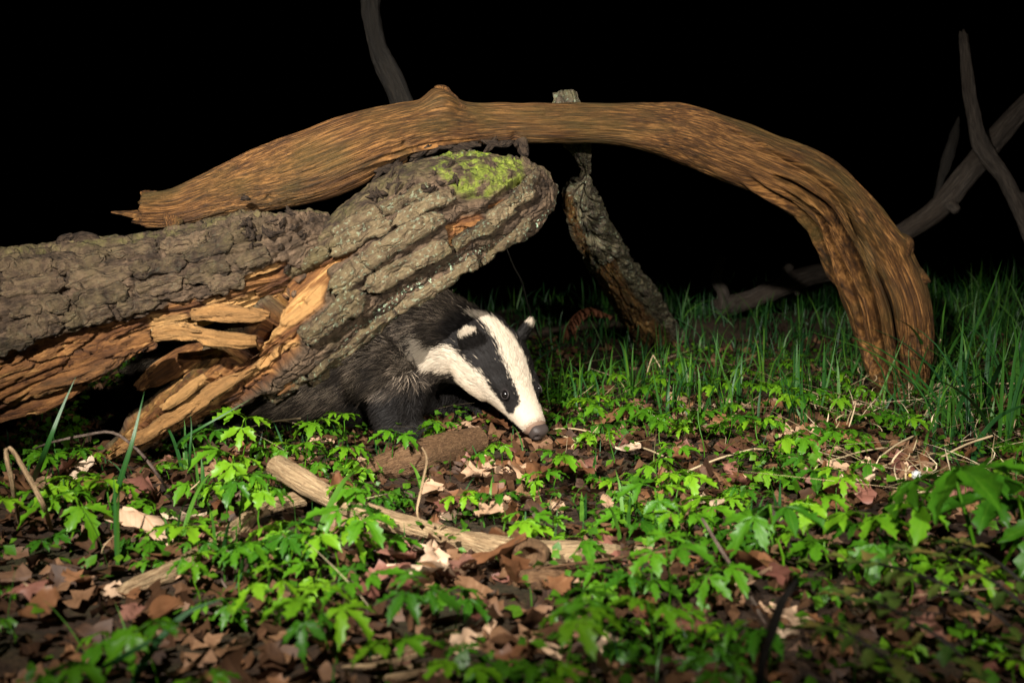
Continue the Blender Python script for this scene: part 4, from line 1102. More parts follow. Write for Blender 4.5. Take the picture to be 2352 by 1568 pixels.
# --- leaf shapes
def leaflet(Lg, Wd, droop, fold, teeth, seed, rows=9):
    """a toothed leaflet in its own plane: y along, x across"""
    t = np.linspace(0, 1, rows)
    wv = Wd * np.sin(math.pi * np.clip(t, 0, 1) ** 1.25) ** 0.95
    tz = np.array([((k * 7 + seed * 3) % 5) / 5 for k in range(rows)])
    wv = wv * np.where((np.arange(rows) % 2 == 0) | (t < 0.42), 1.0, 1 - teeth * 1.35) * (0.9 + 0.2 * tz)
    wv[0] = Wd * 0.06; wv[-1] = 0.0004
    V, lv = [], []
    for k in range(rows):
        for c in (-1, -0.5, 0, 0.5, 1):
            x = c * wv[k]; fw_ = teeth * Lg * 0.30 * (abs(c) == 1) * (k % 2 == 0) * (0 < k < rows - 1)
            y = Lg * t[k] + fw_
            z = -droop * Lg * t[k] ** 2 + fold * abs(x) + 0.035 * Lg * math.sin(9 * t[k] + 3 * c + seed) * (abs(c))
            V.append((x, y, z)); lv.append((c * 1.0, t[k] * 1.0 + seed * 3.1, seed * 1.3))
    return np.array(V), grid_faces(rows, 5, False)[:, ::-1], np.array(lv)
def rotz(v, a):
    c, s_ = math.cos(a), math.sin(a); v = np.asarray(v)
    return np.stack([v[..., 0] * c - v[..., 1] * s_, v[..., 0] * s_ + v[..., 1] * c, v[..., 2]], -1)
def rotx(v, a):
    c, s_ = math.cos(a), math.sin(a)
    return np.stack([v[..., 0], v[..., 1] * c - v[..., 2] * s_, v[..., 1] * s_ + v[..., 2] * c], -1)
def ribbon(pts, r):
    """a thin three-sided stalk"""
    pts = np.asarray(pts); n = len(pts); rows = []
    for k in range(n): rows.append([pts[k] + r * np.array([math.cos(a), math.sin(a), 0]) for a in (0, 2.1, 4.2)])
    return np.array(rows).reshape(-1, 3), grid_faces(n, 3)
def join(parts):
    V, F, L, off = [], {}, [], 0
    for v, f, lv in parts:
        V.append(v); F.setdefault(f.shape[1], []).append(f + off); L.append(lv); off += len(v)
    return np.concatenate(V), [np.concatenate(x) for x in F.values()], np.concatenate(L)
def anemone_leaf(seed, tone):
    r = random.Random(seed)
    parts = []
    pet = 0.010 + 0.006 * r.random()
    v, f = ribbon([(0, 0, 0), (0, pet * .5, 0.001), (0, pet, 0)], 0.0006); parts.append((v, f, np.zeros((len(v), 3)) + [0.5, .5, seed]))
    for k, a in enumerate((-1.0, 0, 1.0)):
        Lg = (0.026 if k == 1 else 0.022) * r.uniform(0.85, 1.15)
        v, f, lv = leaflet(Lg, Lg * r.uniform(0.20, 0.29), r.uniform(0.25, 0.75), r.uniform(0.05, 0.45), r.uniform(0.18, 0.36), seed + k, 11)
        v = rotz(v, a * r.uniform(0.85, 1.1)) + [0, pet, 0]
        parts.append((v, f, lv))
        # side lobe on the outer leaflets
        if k != 1:
            v, f, lv = leaflet(Lg * 0.72, Lg * 0.15, 0.5, 0.2, 0.24, seed + k + 7, 9)
            parts.append((rotz(v, a * 1.75) + [0, pet + .001, 0.0004], f, lv))
    V, F, Lv = join(parts)
    return make_mesh('anemone_leaf', V, F, M['anemone'], True, dict(lv=Lv, tone=np.zeros(len(V)) + tone + r.uniform(-.06, .06)))
LEAF = [[anemone_leaf(k + 10 * j, tn) for k in range(7)] for j, tn in enumerate((-.28, 0.0, .26))]
def stem_mesh(h, lean, seed, mat=None):
    t = np.linspace(0, 1, 6); r = random.Random(seed)
    p = np.stack([lean * t ** 2 * 0.6 + 0.003 * np.sin(5 * t + seed), 0.003 * np.cos(4 * t + seed) - .003, h * t], 1)
    p[0] = (p[0][0], p[0][1], -0.012)
    v, f = ribbon(p, 0.0010)
    return make_mesh('stem', v, f, mat or M['anemone'], True, dict(lv=np.zeros((len(v), 3)) + .5, tone=np.zeros(len(v)))), p[-1]
STEMS = [stem_mesh(0.022 + 0.006 * k, 0.008 * (k % 3 - 1), k) for k in range(8)]
def anemone(pos, size, seed, label, group, n=3, si=None):
    r = random.Random(seed)
    tn = r.choice((0, 1, 1, 2)) if size < 1.5 else 0  # large plants always take the darkest leaf tone, standing in for shade
    ad = ('small', 'broad')[size > 0.85] + ' ' + ('dark green', 'fresh green', 'yellowish green')[tn]
    label = label.replace('lobed green', ad + ' lobed'); group = ad + ' ' + group
    root = thing('anemone_plant', label, 'plant', pos, group, (r.uniform(-.12, .12), r.uniform(-.12, .12), r.uniform(0, 6.28)))
    root.scale = (size,) * 3
    me, top = STEMS[r.randrange(8) if si is None else si]
    link('stem', me, root)
    a0 = r.uniform(0, 6.28)
    for k in range(n):
        o = link('leaf', LEAF[tn][r.randrange(7)], root, top)
        o.rotation_euler = (r.uniform(-0.55, 0.25), r.uniform(-.25, .25), a0 + k * 6.283 / n + r.uniform(-.3, .3))
        s_ = r.uniform(0.85, 1.15); o.scale = (s_, s_, s_)
    return root

# where the litter lies bare in the photo, and where plants crowd
BARE = [[(830, 1230), (1000, 1270), (1150, 1320), (1250, 1380), (1130, 1440), (900, 1400), (800, 1330)], [(960, 1110), (1100, 1050), (1300, 1000), (1480, 1030), (1400, 1110), (1240, 1130), (1150, 1180), (1050, 1200), (960, 1180)],
        [(780, 1430), (1300, 1420), (1300, 1530), (1000, 1570), (780, 1570)], [(1640, 1300), (1800, 1290), (1820, 1420), (1700, 1420)], [(0, 1300), (330, 1330), (420, 1420), (0, 1480)], [(1880, 1100), (2050, 1040), (2200, 1100), (2050, 1140)],
        [(200, 1150), (350, 1100), (480, 1230), (300, 1290)]]
def in_any(x, y, polys):
    X, Y = np.array([x]), np.array([y])
    return any(inpoly(X, Y, p)[0] for p in polys)
OBST = [(635, 1071, 80), (747, 1134, 60), (1098, 1249, 26), (1220, 1275, 40), (1000, 1040, 45), (1050, 1026, 45), (920, 1060, 40), (2070, 880, 90), (1210, 955, 60), (1240, 980, 40)]
def label_for(p, kind):
    x, y = proj(p)
    return float(x), float(y)
placed = []
def free(p, gap):
    for q in placed:
        if (q[0] - p[0]) ** 2 + (q[1] - p[1]) ** 2 < gap * gap: return False
    return True
ANEM = [  # plants one can find in the photo: pixel of the leaf whorl, size
 (545, 1005, 1.25), (500, 1020, 1.1), (600, 1000, 1.0), (520, 1100, 1.2), (470, 1105, 1.1), (650, 1030, 1.0), (700, 1040, 1.1), (740, 1030, 1.0), (860, 1020, 1.15), (905, 1025, 1.0), (1045, 990, 1.05), (1005, 998, .95), (820, 1130, 1.0), (860, 1150, 1.0), (880, 1120, .9),
 (830, 1210, 1.15), (890, 1200, 1.05), (780, 1230, 1.1), (650, 1190, 1.15), (620, 1230, 1.1), (690, 1220, 1.1), (1100, 1060, .7), (1150, 1030, .7), (1340, 920, 1.1), (1310, 940, .9), (1470, 925, 1.1), (1500, 940, 1.0), (1410, 1010, .9), (1370, 985, .9),
 (1620, 975, 1.1), (1680, 955, 1.1), (1740, 1000, 1.1), (1830, 985, 1.2), (1780, 1040, 1.1), (1850, 1060, 1.1), (1700, 1070, 1.0), (1640, 1110, 1.2), (1680, 1140, 1.2), (1440, 1140, 1.1), (1500, 1150, 1.1), (1560, 1180, 1.0), (1250, 1170, .9), (1200, 1190, .9),
 (1330, 1180, 1.0), (1760, 1170, 1.2), (1800, 1210, 1.3), (1980, 1170, 1.5), (2030, 1190, 1.4), (1900, 1200, 1.2), (1850, 1150, 1.1), (1400, 1280, 1.1), (1470, 1290, 1.1), (1530, 1300, 1.1), (1640, 1290, 1.1), (1060, 1355, 1.0), (960, 1390, 1.2), (830, 1320, 1.1),
 (1300, 1450, 1.3), (1340, 1420, 1.2), (1420, 1400, 1.2), (1240, 1500, 1.2), (1060, 1480, 1.1), (1100, 1460, 1.1), (1500, 1430, 1.2), (1580, 1390, 1.2), (1620, 1430, 1.2), (740, 1390, 1.3), (700, 1430, 1.2), (620, 1370, 1.0), (560, 1300, 1.0), (520, 1350, 1.0),
 (300, 1180, 1.1), (250, 1120, 1.1), (350, 1130, 1.0), (420, 1180, 1.0), (140, 1110, 1.2), (170, 1150, 1.2), (1720, 1440, 1.2), (1650, 1530, 1.2), (1100, 1545, 1.2), (1330, 1540, 1.3), (900, 1470, 1.1), (350, 1480, 1.2), (250, 1440, 1.2), (150, 1520, 1.3), (450, 1520, 1.2),
 (2260, 1120, 2.2), (2320, 1150, 2.0), (1920, 1090, 1.0), (2100, 1220, 1.2), (2200, 1250, 1.2), (1600, 1050, 1.0), (1560, 1090, 1.0), (1540, 1010, .9), (700, 990, 1.0), (780, 1050, .9), (600, 1060, 1.1), (560, 1140, 1.1), (600, 1150, 1.0), (740, 1280, 1.0), (1880, 960, 1.0), (1950, 990, 1.0)]
cnt = 0
def lab_anem(x, y, size):
    if y < 1020 and x > 1250: return 'lobed green woodland plant among the grass in front of the arch', 'low plants by the grass'
    if y < 1080 and x < 1110: return 'lobed green woodland plant below the badger and log', 'low plants below the badger'
    if size > 1.5: return ('large lobed plant coloured dark for shade, with broad drooping leaves, beside the tall grass' if x < 2290 else 'large lobed plant coloured dark for shade, with broad drooping leaves, behind the bramble sprigs'), 'large shaded plants'
    if x < 930 and y < 1330: return 'lobed green woodland plant around the end of the pale stick', 'low plants round the pale stick'
    if y > 1370: return 'lobed green woodland plant in the shaded litter in front of the pale stick', 'low plants in the front litter'
    return 'lobed green woodland plant on the open litter beside the curved stick', 'low plants on the open litter'
for (x, y, sz) in ANEM:
    sz *= 0.98 * min(1.0, max(0.6, (0.31 / ((y - 531) / 2259)) / 1.02))
    p = GZ(x, y, 0.042 * sz); p = np.array([p[0], p[1], float(zg(p[0], p[1]))])
    lb_, gp_ = lab_anem(x, y, sz)
    anemone(p, sz, 1000 + cnt, lb_, gp_); cnt += 1; placed.append(p)
tries = 0
STK = [(636, 1071), (747, 1134), (825, 1170), (969, 1214), (1098, 1249), (1220, 1273), (1412, 1266), (1500, 1262)]
while cnt < 262 and tries < 9000:
    tries += 1
    Dd = math.sqrt(rng.uniform(0.62 ** 2, 1.95 ** 2)); x_ = rng.uniform(-0.56, 0.56) * Dd
    p = np.array([x_, Dd, float(zg(x_, Dd))])
    px_, py_ = proj(p)
    if px_ < -60 or px_ > 2420 or py_ > 1640 or not free(p, 0.045): continue
    sy = np.interp(px_, [a for a, b in STK], [b for a, b in STK])
    if 600 < px_ < 1540 and sy - 25 < py_ < sy + 150: continue
    if in_any(px_, py_, BARE) and rng.random() < 0.93: continue
    if any((px_ - a) ** 2 + (py_ - b) ** 2 < r_ * r_ for a, b, r_ in OBST): continue
    if Dd > 1.3 and px_ < 1260: 
        if rng.random() < 0.8: continue
    sz = rng.uniform(0.55, 1.0) * min(1.0, max(0.6, Dd / 1.05))
    lb_, gp_ = lab_anem(px_, py_ - 40, sz)
    anemone(p, sz, 3000 + cnt, lb_, gp_); cnt += 1; placed.append(p)

# --- dead oak leaves
def oak_leaf(seed, mat, plain=False):
    r = random.Random(seed); rows = 11
    Lg, Wd = 1.0, r.uniform(0.22, 0.32)
    t = np.linspace(0, 1, rows)
    lob = (1 + (0.0 if plain else 0.36) * np.cos(2 * math.pi * r.uniform(3.4, 4.4) * t + r.uniform(0, 6)))
    lob2 = (1 + (0.0 if plain else 0.36) * np.cos(2 * math.pi * r.uniform(3.4, 4.4) * t + r.uniform(0, 6)))
    env = Wd * np.sin(math.pi * np.clip(t * 0.93 + 0.035, 0, 1)) ** 0.75 * (0.55 + 0.6 * t)
    cu, cl, tw = r.uniform(-1.6, 2.2), r.uniform(-0.5, 0.9), r.uniform(-0.5, 0.5)
    V, lv = [], []
    for k in range(rows):
        for c in (-1, -0.5, 0, 0.5, 1):
            wdt = env[k] * (lob if c < 0 else lob2)[k]
            x = c * wdt; y = t[k] - 0.5
            z = cu * x * x * (1 if abs(c) > .2 else 0) + cl * y * y * 0.6 + tw * x * y + 0.05 * math.sin(7 * y + 4 * c + seed) + 0.03 * math.sin(13 * x + seed)
            V.append((x, y, z)); lv.append((c, t[k] + seed * 2.7, seed * .9))
    V = np.array(V); V[:, 2] -= V[:, 2].min() * 0.8
    return make_mesh('oak_leaf', V, grid_faces(rows, 5, False)[:, ::-1], mat, True, dict(lv=np.array(lv), tone=np.zeros(len(V)) + r.uniform(-.15, .15)))
OAK = {k: [oak_leaf(20 * j + i, M[k], i == 3) for i in range(5)] for j, k in enumerate(('oak_pale', 'oak_brown', 'oak_red'))}
OL = {'oak_pale': ('pale tan', 'pale'), 'oak_brown': ('dark brown', 'brown'), 'oak_red': ('reddish brown', 'reddish')}
def dead_leaf(p, size, kind, seed, where, tilt=0.35, lift=0.004):
    r = random.Random(seed)
    o = link('dead_leaf', OAK[kind][r.randrange(5)], None, np.array([p[0], p[1], p[2] + lift]))
    o.rotation_euler = (r.gauss(0, tilt), r.gauss(0, tilt), r.uniform(0, 6.28)); o.scale = (size, size, size * r.uniform(0.7, 1.2))
    return tag(o, f'{OL[kind][0]} curled dead oak leaf {where}', 'leaf', f'{OL[kind][1]} dead leaves {where}')
def where_leaf(x, y):
    if y < 1000: return 'under the grass behind the badger'
    if y < 1215: return 'in the litter between the badger and the curved stick' if x > 930 else 'among the plants below the log'
    if y < 1400: return 'in the open patch in front of the curved stick' if 700 < x < 1350 else ('beside the tan bark strip' if x <= 700 else 'under the plants right of the curved stick')
    return 'in the dark foreground litter'
KEY = [(905, 1305, .075, 'oak_red'), (870, 1290, .06, 'oak_red'), (960, 1340, .06, 'oak_pale'), (1000, 1325, .085, 'oak_pale'), (975, 1290, .05, 'oak_pale'), (1060, 1320, .055, 'oak_red'), (1135, 1300, .08, 'oak_brown'), (1170, 1340, .08, 'oak_brown'), (885, 1345, .07, 'oak_red'), (920, 1370, .06, 'oak_red'), (850, 1270, .05, 'oak_pale'),
       (1000, 1150, .07, 'oak_pale'), (1090, 1110, .06, 'oak_pale'), (1140, 1190, .06, 'oak_pale'), (1110, 1160, .06, 'oak_brown'), (1030, 1190, .06, 'oak_red'), (1300, 1110, .08, 'oak_brown'), (1240, 1110, .07, 'oak_brown'), (1350, 1090, .07, 'oak_red'), (1200, 1120, .06, 'oak_pale'), (335, 1240, .09, 'oak_pale'), (300, 1230, .06, 'oak_pale'),
       (315, 1150, .085, 'oak_red'), (215, 1140, .07, 'oak_brown'), (380, 1430, .065, 'oak_brown'), (90, 1430, .055, 'oak_brown'), (60, 1390, .05, 'oak_red'), (180, 1360, .055, 'oak_brown'), (300, 1440, .05, 'oak_red'), (1920, 1150, .09, 'oak_red'), (1960, 1145, .06, 'oak_pale'), (1740, 1330, .08, 'oak_brown'), (1690, 1370, .09, 'oak_pale'), (1780, 1360, .08, 'oak_red'),
       (1100, 1430, .06, 'oak_red'), (1270, 1380, .06, 'oak_brown'), (1120, 975, .06, 'oak_brown'), (1090, 1005, .05, 'oak_pale'), (1140, 990, .05, 'oak_brown'), (1440, 1050, .06, 'oak_pale'), (1560, 1070, .05, 'oak_brown'), (840, 1385, .06, 'oak_red'), (2130, 1480, .055, 'oak_red'), (2240, 1450, .05, 'oak_brown'), (1500, 1460, .07, 'oak_red'), (1580, 1480, .07, 'oak_red')]
nl = 0
for (x, y, sz, kd) in KEY:
    dead_leaf(GZ(x, y, 0.008), sz * (0.72 if y > 1340 else 0.9), kd, 5000 + nl, where_leaf(x, y), 0.25, 0.010); nl += 1
tries = 0
while nl < 288 and tries < 9000:
    tries += 1
    Dd = math.sqrt(rng.uniform(0.60 ** 2, 1.75 ** 2)); x_ = rng.uniform(-0.56, 0.56) * Dd
    p = np.array([x_, Dd, float(zg(x_, Dd))]); px_, py_ = proj(p)
    if px_ < -60 or px_ > 2420 or py_ > 1640: continue
    if not in_any(px_, py_, BARE) and rng.random() < 0.55: continue
    kd = rng.choice(['oak_pale', 'oak_brown', 'oak_red'], p=[.27, .40, .33])
    dead_leaf(p, rng.uniform(0.032, 0.066) * (0.75 if Dd < .9 else 1), kd, 6000 + nl, where_leaf(px_, py_)); nl += 1

# --- masses nobody could count: crumbs, small ground leaves, straw, grass
def scatter(n, dmin, dmax, spread=0.60):
    D = np.sqrt(rng.uniform(dmin ** 2, dmax ** 2, n)); x = rng.uniform(-spread, spread, n) * D
    return x, D, zg(x, D)
def flat_leaves(name, n, pos, size, kinds, mat, kind_label, tilt=0.5, raise_=(0.0, 0.02), tones=(-.3, .3)):
    x, y, z = pos
    Vb, Lb, Tb, F = [], [], [], None
    for sh in range(len(kinds)):
        idx = np.arange(sh, n, len(kinds)); V0, F0, L0 = kinds[sh]
        k = len(idx); m = len(V0)
        az, tx, ty = rng.uniform(0, 6.283, k), rng.normal(0, tilt, k), rng.normal(0, tilt, k)
        s_ = size(k)
        v = V0[None] * s_[:, None, None]
        c, sn = np.cos(tx)[:, None], np.sin(tx)[:, None]
        v = np.stack([v[..., 0], v[..., 1] * c - v[..., 2] * sn, v[..., 1] * sn + v[..., 2] * c], -1)
        c, sn = np.cos(ty)[:, None], np.sin(ty)[:, None]
        v = np.stack([v[..., 0] * c + v[..., 2] * sn, v[..., 1], -v[..., 0] * sn + v[..., 2] * c], -1)
        c, sn = np.cos(az)[:, None], np.sin(az)[:, None]
        v = np.stack([v[..., 0] * c - v[..., 1] * sn, v[..., 0] * sn + v[..., 1] * c, v[..., 2]], -1)
        hz = rng.uniform(*raise_, k)
        v = v + np.stack([x[idx], y[idx], z[idx] + hz], -1)[:, None]
        off = sum(len(a) for a in Vb)
        Vb.append(v.reshape(-1, 3)); Lb.append(np.tile(L0, (k, 1)) + np.repeat(rng.uniform(0, 50, k), m)[:, None] * [0, 0, 1]); Tb.append(np.repeat(rng.uniform(tones[0], tones[1], k), m))
        f = (F0[None] + (np.arange(k) * m)[:, None, None] + off).reshape(-1, F0.shape[1])
        F = f if F is None else np.concatenate([F, f])
    o = put(name, np.concatenate(Vb), F, mat, None, None, True, dict(lv=np.concatenate(Lb), tone=np.concatenate(Tb)))
    o['kind'] = 'stuff'; o['label'] = kind_label
    return o
def crumb(seed):
    r = random.Random(seed); rows = 4; V, L = [], []
    for k in range(rows):
        for c in (-1, 0, 1):
            V.append((c * r.uniform(.15, .5), k / 3 - .5 + r.uniform(-.12, .12), r.uniform(-.12, .12) + 0.25 * abs(c) * r.uniform(-.5, 1))); L.append((c, k / 3 + seed, seed))
    return np.array(V), grid_faces(rows, 3, False)[:, ::-1], np.array(L)
pos = scatter(10000, 0.55, 2.6)
kp = rng.random(10000) < np.interp(pos[1], [1.5, 1.8], [1, .35])
pos = tuple(a[kp] for a in pos)
flat_leaves('leaf_litter', len(pos[0]), pos, lambda k: 0.010 + 0.022 * rng.random(k) ** 1.6, [crumb(i) for i in range(10)], M['litter'], 'brown crumbled leaf litter covering the ground', 0.45, (0.0, 0.010), (-.35, .35))
def mini(seed):
    V, F, L = leaflet(1.0, 0.42, 0.2, 0.2, 0.25, seed, 5); return V, F, L
n_ = 12000
x, y, z = scatter(n_, 0.55, 2.4)
pxx, pyy = proj(np.stack([x, y, z], -1))
kp = np.array([not (in_any(a, b, BARE) and rng.random() < 0.75) for a, b in zip(pxx, pyy)]) & (fbm(x / .11, y / .11, 0 * x, 2, 777) > -0.12)
x, y, z = x[kp], y[kp], z[kp]
flat_leaves('ground_cover', len(x), (x, y, z), lambda k: rng.uniform(0.006, 0.015, k), [mini(i) for i in range(5)], M['cover'], 'small round green leaves carpeting the litter', 0.45, (0.004, 0.03), (-.25, .3))

def blades(pts, height, width, lean, bend, mat_tone, nseg=5, zs=1.0):
    """many grass blades as one mesh: pts (n,3)"""
    n = len(pts); t = np.linspace(0, 1, nseg + 1)[None, :, None]
    az = rng.uniform(0, 6.283, n); dv = np.stack([np.cos(az), np.sin(az), 0 * az], 1)[:, None]
    wd = rng.uniform(0, 6.283, n); sv = np.stack([np.cos(wd), np.sin(wd), 0 * wd], 1)[:, None]
    h = height[:, None, None]
    c = pts[:, None] + dv * (lean[:, None, None] * t + bend[:, None, None] * t ** 2.2) * h + np.array([0, 0, zs]) * h * (t - 0.35 * np.abs(bend)[:, None, None] * t ** 3) - np.array([0, 0, 0.008 if zs > .5 else -0.018])
    w_ = width[:, None, None] * (1 - t ** 2.2) * (0.55 + 0.9 * np.minimum(t, .4))
    V = np.stack([c - sv * w_, c + sv * w_], 2)
    V = V.reshape(n, -1, 3); m = V.shape[1]
    base = np.array([[2 * k, 2 * k + 1, 2 * k + 3, 2 * k + 2] for k in range(nseg)])
    F = (base[None] + (np.arange(n) * m)[:, None, None]).reshape(-1, 4)
    lv = np.stack([np.tile(np.array([-.9, .9]), (n, nseg + 1)), np.repeat(np.tile(np.linspace(0, .1, nseg + 1), (n, 1)), 2, 1), np.repeat(rng.uniform(0, 60, n)[:, None], m, 1)], -1)
    return V.reshape(-1, 3), F, dict(lv=lv.reshape(-1, 3), tone=np.repeat(mat_tone, m))
# grass behind and to the right, thick round the arch foot
def grass_mass(name, n, dens, hfun, label, mat, wid=(0.0012, 0.0028), tones=(-.3, .3), lean=0.25, bend=0.35, dmin=1.2, dmax=3.7, spread=0.62, zs=1.0):
    x, y, z = scatter(n, dmin, dmax, spread)
    px_, py_ = proj(np.stack([x, y, z], -1))
    cl = fbm(x / .09, y / .09, 0 * x, 2, 881)
    k = rng.random(n) < dens(px_, py_, x, y) * np.clip(0.55 + 1.6 * cl, 0.05, 1)
    x, y, z, px_, py_ = x[k], y[k], z[k], px_[k], py_[k]
    m = len(x)
    V, F, A = blades(np.stack([x, y, z], 1), hfun(px_, py_, m), rng.uniform(*wid, m), rng.normal(0, lean, m), rng.normal(0, bend, m), rng.uniform(*tones, m), 5, zs)
    o = put(name, V, F, mat, None, None, True, A); o['kind'] = 'stuff'; o['label'] = label
    return o
grass_mass('grass', 13000, lambda px, py, x, y: np.where((px > 1230) & (py < 985), 0.62, 0) + np.where((px > 2080) & (py < 1120), 0.6, 0) + np.where((px <= 1230) & (y > 1.75), 0.25, 0.0),
           lambda px, py, m: (0.035 + 0.125 * rng.random(m) ** 1.7) * np.interp(px, [1200, 1500, 2100, 2400], [.8, 1.0, 1.1, 1.45]), 'long green grass growing behind the badger and round the foot of the arch', M['grass'], (0.0010, 0.0032), (-.35, .25), 0.32, 0.5)
grass_mass('far_grass', 9000, lambda px, py, x, y: np.where(px > 1180, 0.75, 0.25), lambda px, py, m: 0.03 + 0.10 * rng.random(m) ** 1.5, 'dim grass on the crest behind the arch', M['grass'], (0.0012, 0.0032), (-.4, .15), 0.35, 0.5, 2.15, 3.6, 0.58)
grass_mass('short_grass', 3500, lambda px, py, x, y: np.where(py > 960, 0.28, 0), lambda px, py, m: rng.uniform(0.02, 0.06, m), 'short thin grass shoots among the plants', M['grass'], (0.0008, 0.0018), dmin=0.6, dmax=2.0)
grass_mass('log_grass', 500, lambda px, py, x, y: np.where((px > 520) & (px < 950) & (y > 1.28) & (y < 1.45), 0.8, 0) + np.where((px < 420) & (y > 1.15) & (y < 1.5), .35, 0), lambda px, py, m: rng.uniform(0.03, 0.085, m), 'grass blades standing in front of the badger below the log', M['grass'], (0.0012, 0.0028), dmin=1.1, dmax=1.5)
grass_mass('dry_straw', 5000, lambda px, py, x, y: np.where((px > 1850) & (py > 850) & (py < 1170), 0.55, 0) + np.where((px > 1300) & (py > 850) & (py < 1150), 0.16, 0.0) + 0.03, lambda px, py, m: rng.uniform(0.05, 0.16, m), 'dry pale straw lying flat on the ground at the arch foot', M['straw'], (0.0008, 0.0019), (-.2, .5), 0.8, 0.35, 0.7, 2.8, 0.62, 0.22)

# --- single grass tufts and blades one can pick out
def blade_mesh(pts, w0, tone, sv=None, mat=None):
    pts = np.asarray(pts, float); c, s_ = spline([np.append(p, 0) for p in pts], 14); c = c[:, :3]
    T = np.gradient(c, axis=0); T /= np.linalg.norm(T, axis=1)[:, None]
    sv = np.array([1.0, 0.25, 0]) if sv is None else np.asarray(sv, float)
    S_ = sv - (T @ sv)[:, None] * T; S_ /= np.linalg.norm(S_, axis=1)[:, None]
    Nn = np.cross(S_, T)
    t = np.linspace(0, 1, 14)
    w_ = (w0 * (1 - t ** 2.5) * (0.6 + 0.7 * np.minimum(t * 2, .6)))[:, None]
    V = np.stack([c - S_ * w_, c + Nn * w_ * 0.35, c + S_ * w_], 1).reshape(-1, 3)
    lv = np.stack([np.tile([-.9, 0.02, .9], 14), np.repeat(t * .1, 3), np.full(42, rng.uniform(0, 50))], 1)
    return V, grid_faces(14, 3, False), dict(lv=lv, tone=np.full(42, tone))
def tuft(x, y, h, n, label, group, width=0.0026, lean=0.28, tone=0.0, mat='grass'):
    p = GZ(x, y, 0.0)
    t_ = thing('grass_tuft', label, 'grass', p, group)
    for k in range(n):
        a = rng.uniform(0, 6.283); hh = h * rng.uniform(0.6, 1.1); ln = abs(rng.normal(0, lean)) * hh
        d = np.array([math.cos(a), math.sin(a), 0]); b0 = p + d * rng.uniform(0, 0.012) - [0, 0, .008]
        V, F, A = blade_mesh([b0, b0 + d * ln * .25 + [0, 0, hh * .45], b0 + d * ln * .65 + [0, 0, hh * .8], b0 + d * ln * 1.2 + [0, 0, hh]], width * rng.uniform(.7, 1.2), tone + rng.uniform(-.2, .25), [math.cos(a + 1.4), math.sin(a + 1.4), 0])
        put('blade', V, F, M[mat], t_, None, True, A)
    return t_
TUFTS = [(1360, 1110, .055, 5), (1440, 1240, .07, 6), (1500, 1245, .06, 4), (1340, 1190, .05, 4), (1280, 930, .10, 6), (1320, 925, .09, 5), (1400, 900, .10, 6), (1450, 910, .12, 6), (1520, 900, .11, 7), (1580, 920, .12, 6), (1640, 900, .12, 6), (1700, 930, .10, 6), (1760, 900, .13, 6), (1830, 930, .13, 6), (1890, 920, .12, 5), (1930, 940, .09, 5),
         (1540, 960, .10, 5), (1610, 960, .09, 5), (1740, 965, .08, 5), (1850, 990, .10, 4), (640, 960, .07, 5), (700, 975, .07, 5), (760, 985, .09, 5), (800, 990, .06, 4), (590, 960, .08, 5), (430, 1090, .08, 4), (470, 1150, .07, 4), (400, 1270, .07, 4), (500, 1280, .06, 4), (540, 1330, .05, 4), (270, 1300, .09, 3), (620, 1330, .05, 4), (1790, 1180, .05, 4), (1720, 1230, .06, 4), (1120, 1200, .05, 3), (980, 1130, .05, 3),
         (2150, 900, .17, 6), (2200, 940, .18, 6), (2260, 960, .19, 6), (2320, 930, .22, 6), (2230, 1010, .16, 5), (2300, 1040, .18, 5), (2340, 1000, .20, 6), (2180, 1000, .12, 5), (2130, 950, .14, 5), (2345, 1090, .16, 5)]
for k, (x, y, h, n) in enumerate(TUFTS):
    if x > 2100: lb_, gp_ = 'tall bluish green grass tuft right of the arch foot', 'tall tufts right of the arch'
    elif y < 1000 and x > 1250: lb_, gp_ = 'upright green grass tuft between the badger and the arch foot', 'tufts between badger and arch'
    elif y < 1000: lb_, gp_ = 'short green grass tuft in front of the badger body', 'tufts before the badger'
    elif x < 700: lb_, gp_ = 'sparse green grass tuft near the rotten foot of the log', 'tufts near the log foot'
    else: lb_, gp_ = 'small bright grass tuft among the plants by the curved stick', 'tufts by the curved stick'
    tuft(x, y, h, n, lb_, gp_, 0.0036 if x > 2100 else 0.0026, 0.8 if x > 2100 else 0.3, -0.2 if x > 2100 else 0.05)
def single_blade(label, pts, w0, tone, sv=None, mat='grass', group=None):
    b = np.array(pts[0], float)
    V, F, A = blade_mesh(pts, w0, tone, sv)
    return tag(put('long_grass', V, F, M[mat], None, b, True, A), label, 'grass', group)
single_blade('broad green grass blade curling over the pale stick', [GZ(718, 1258, 0), P(745, 1190, 1.0), P(768, 1140, 1.0), P(795, 1098, 1.0), P(825, 1079, 0.995), P(852, 1076, 0.99)], 0.0035, 0.25)
single_blade('long straight grass blade lying along the foot of the log', [GZ(400, 1045, 0.0), P(430, 1000, 1.24), P(500, 960, 1.24), P(560, 925, 1.25), P(578, 915, 1.25)], 0.003, 0.1, [0, 0.3, 1])
single_blade('tall thin grass blade in front of the log hollow', [GZ(245, 1200, 0), P(280, 1090, 1.06), P(305, 1010, 1.06), P(322, 940, 1.07), P(332, 898, 1.07)], 0.003, 0.0)
single_blade('tall blue green grass blade beside the log at the dark side', [GZ(70, 1120, 0), P(110, 1020, 1.12), P(145, 930, 1.13), P(176, 862, 1.14)], 0.0035, -0.1)
single_blade('thin upright grass blade crossing the rotten wood strip', [GZ(440, 1110, 0), P(436, 1040, 1.18), P(440, 980, 1.18), P(437, 950, 1.18)], 0.0022, 0.0)
single_blade('broad blurred grass blade arching through the dark foreground', [GZ(300, 1585, 0), P(330, 1520, .66), P(390, 1440, .68), P(440, 1400, .69), P(520, 1372, .70)], 0.003, -0.2)
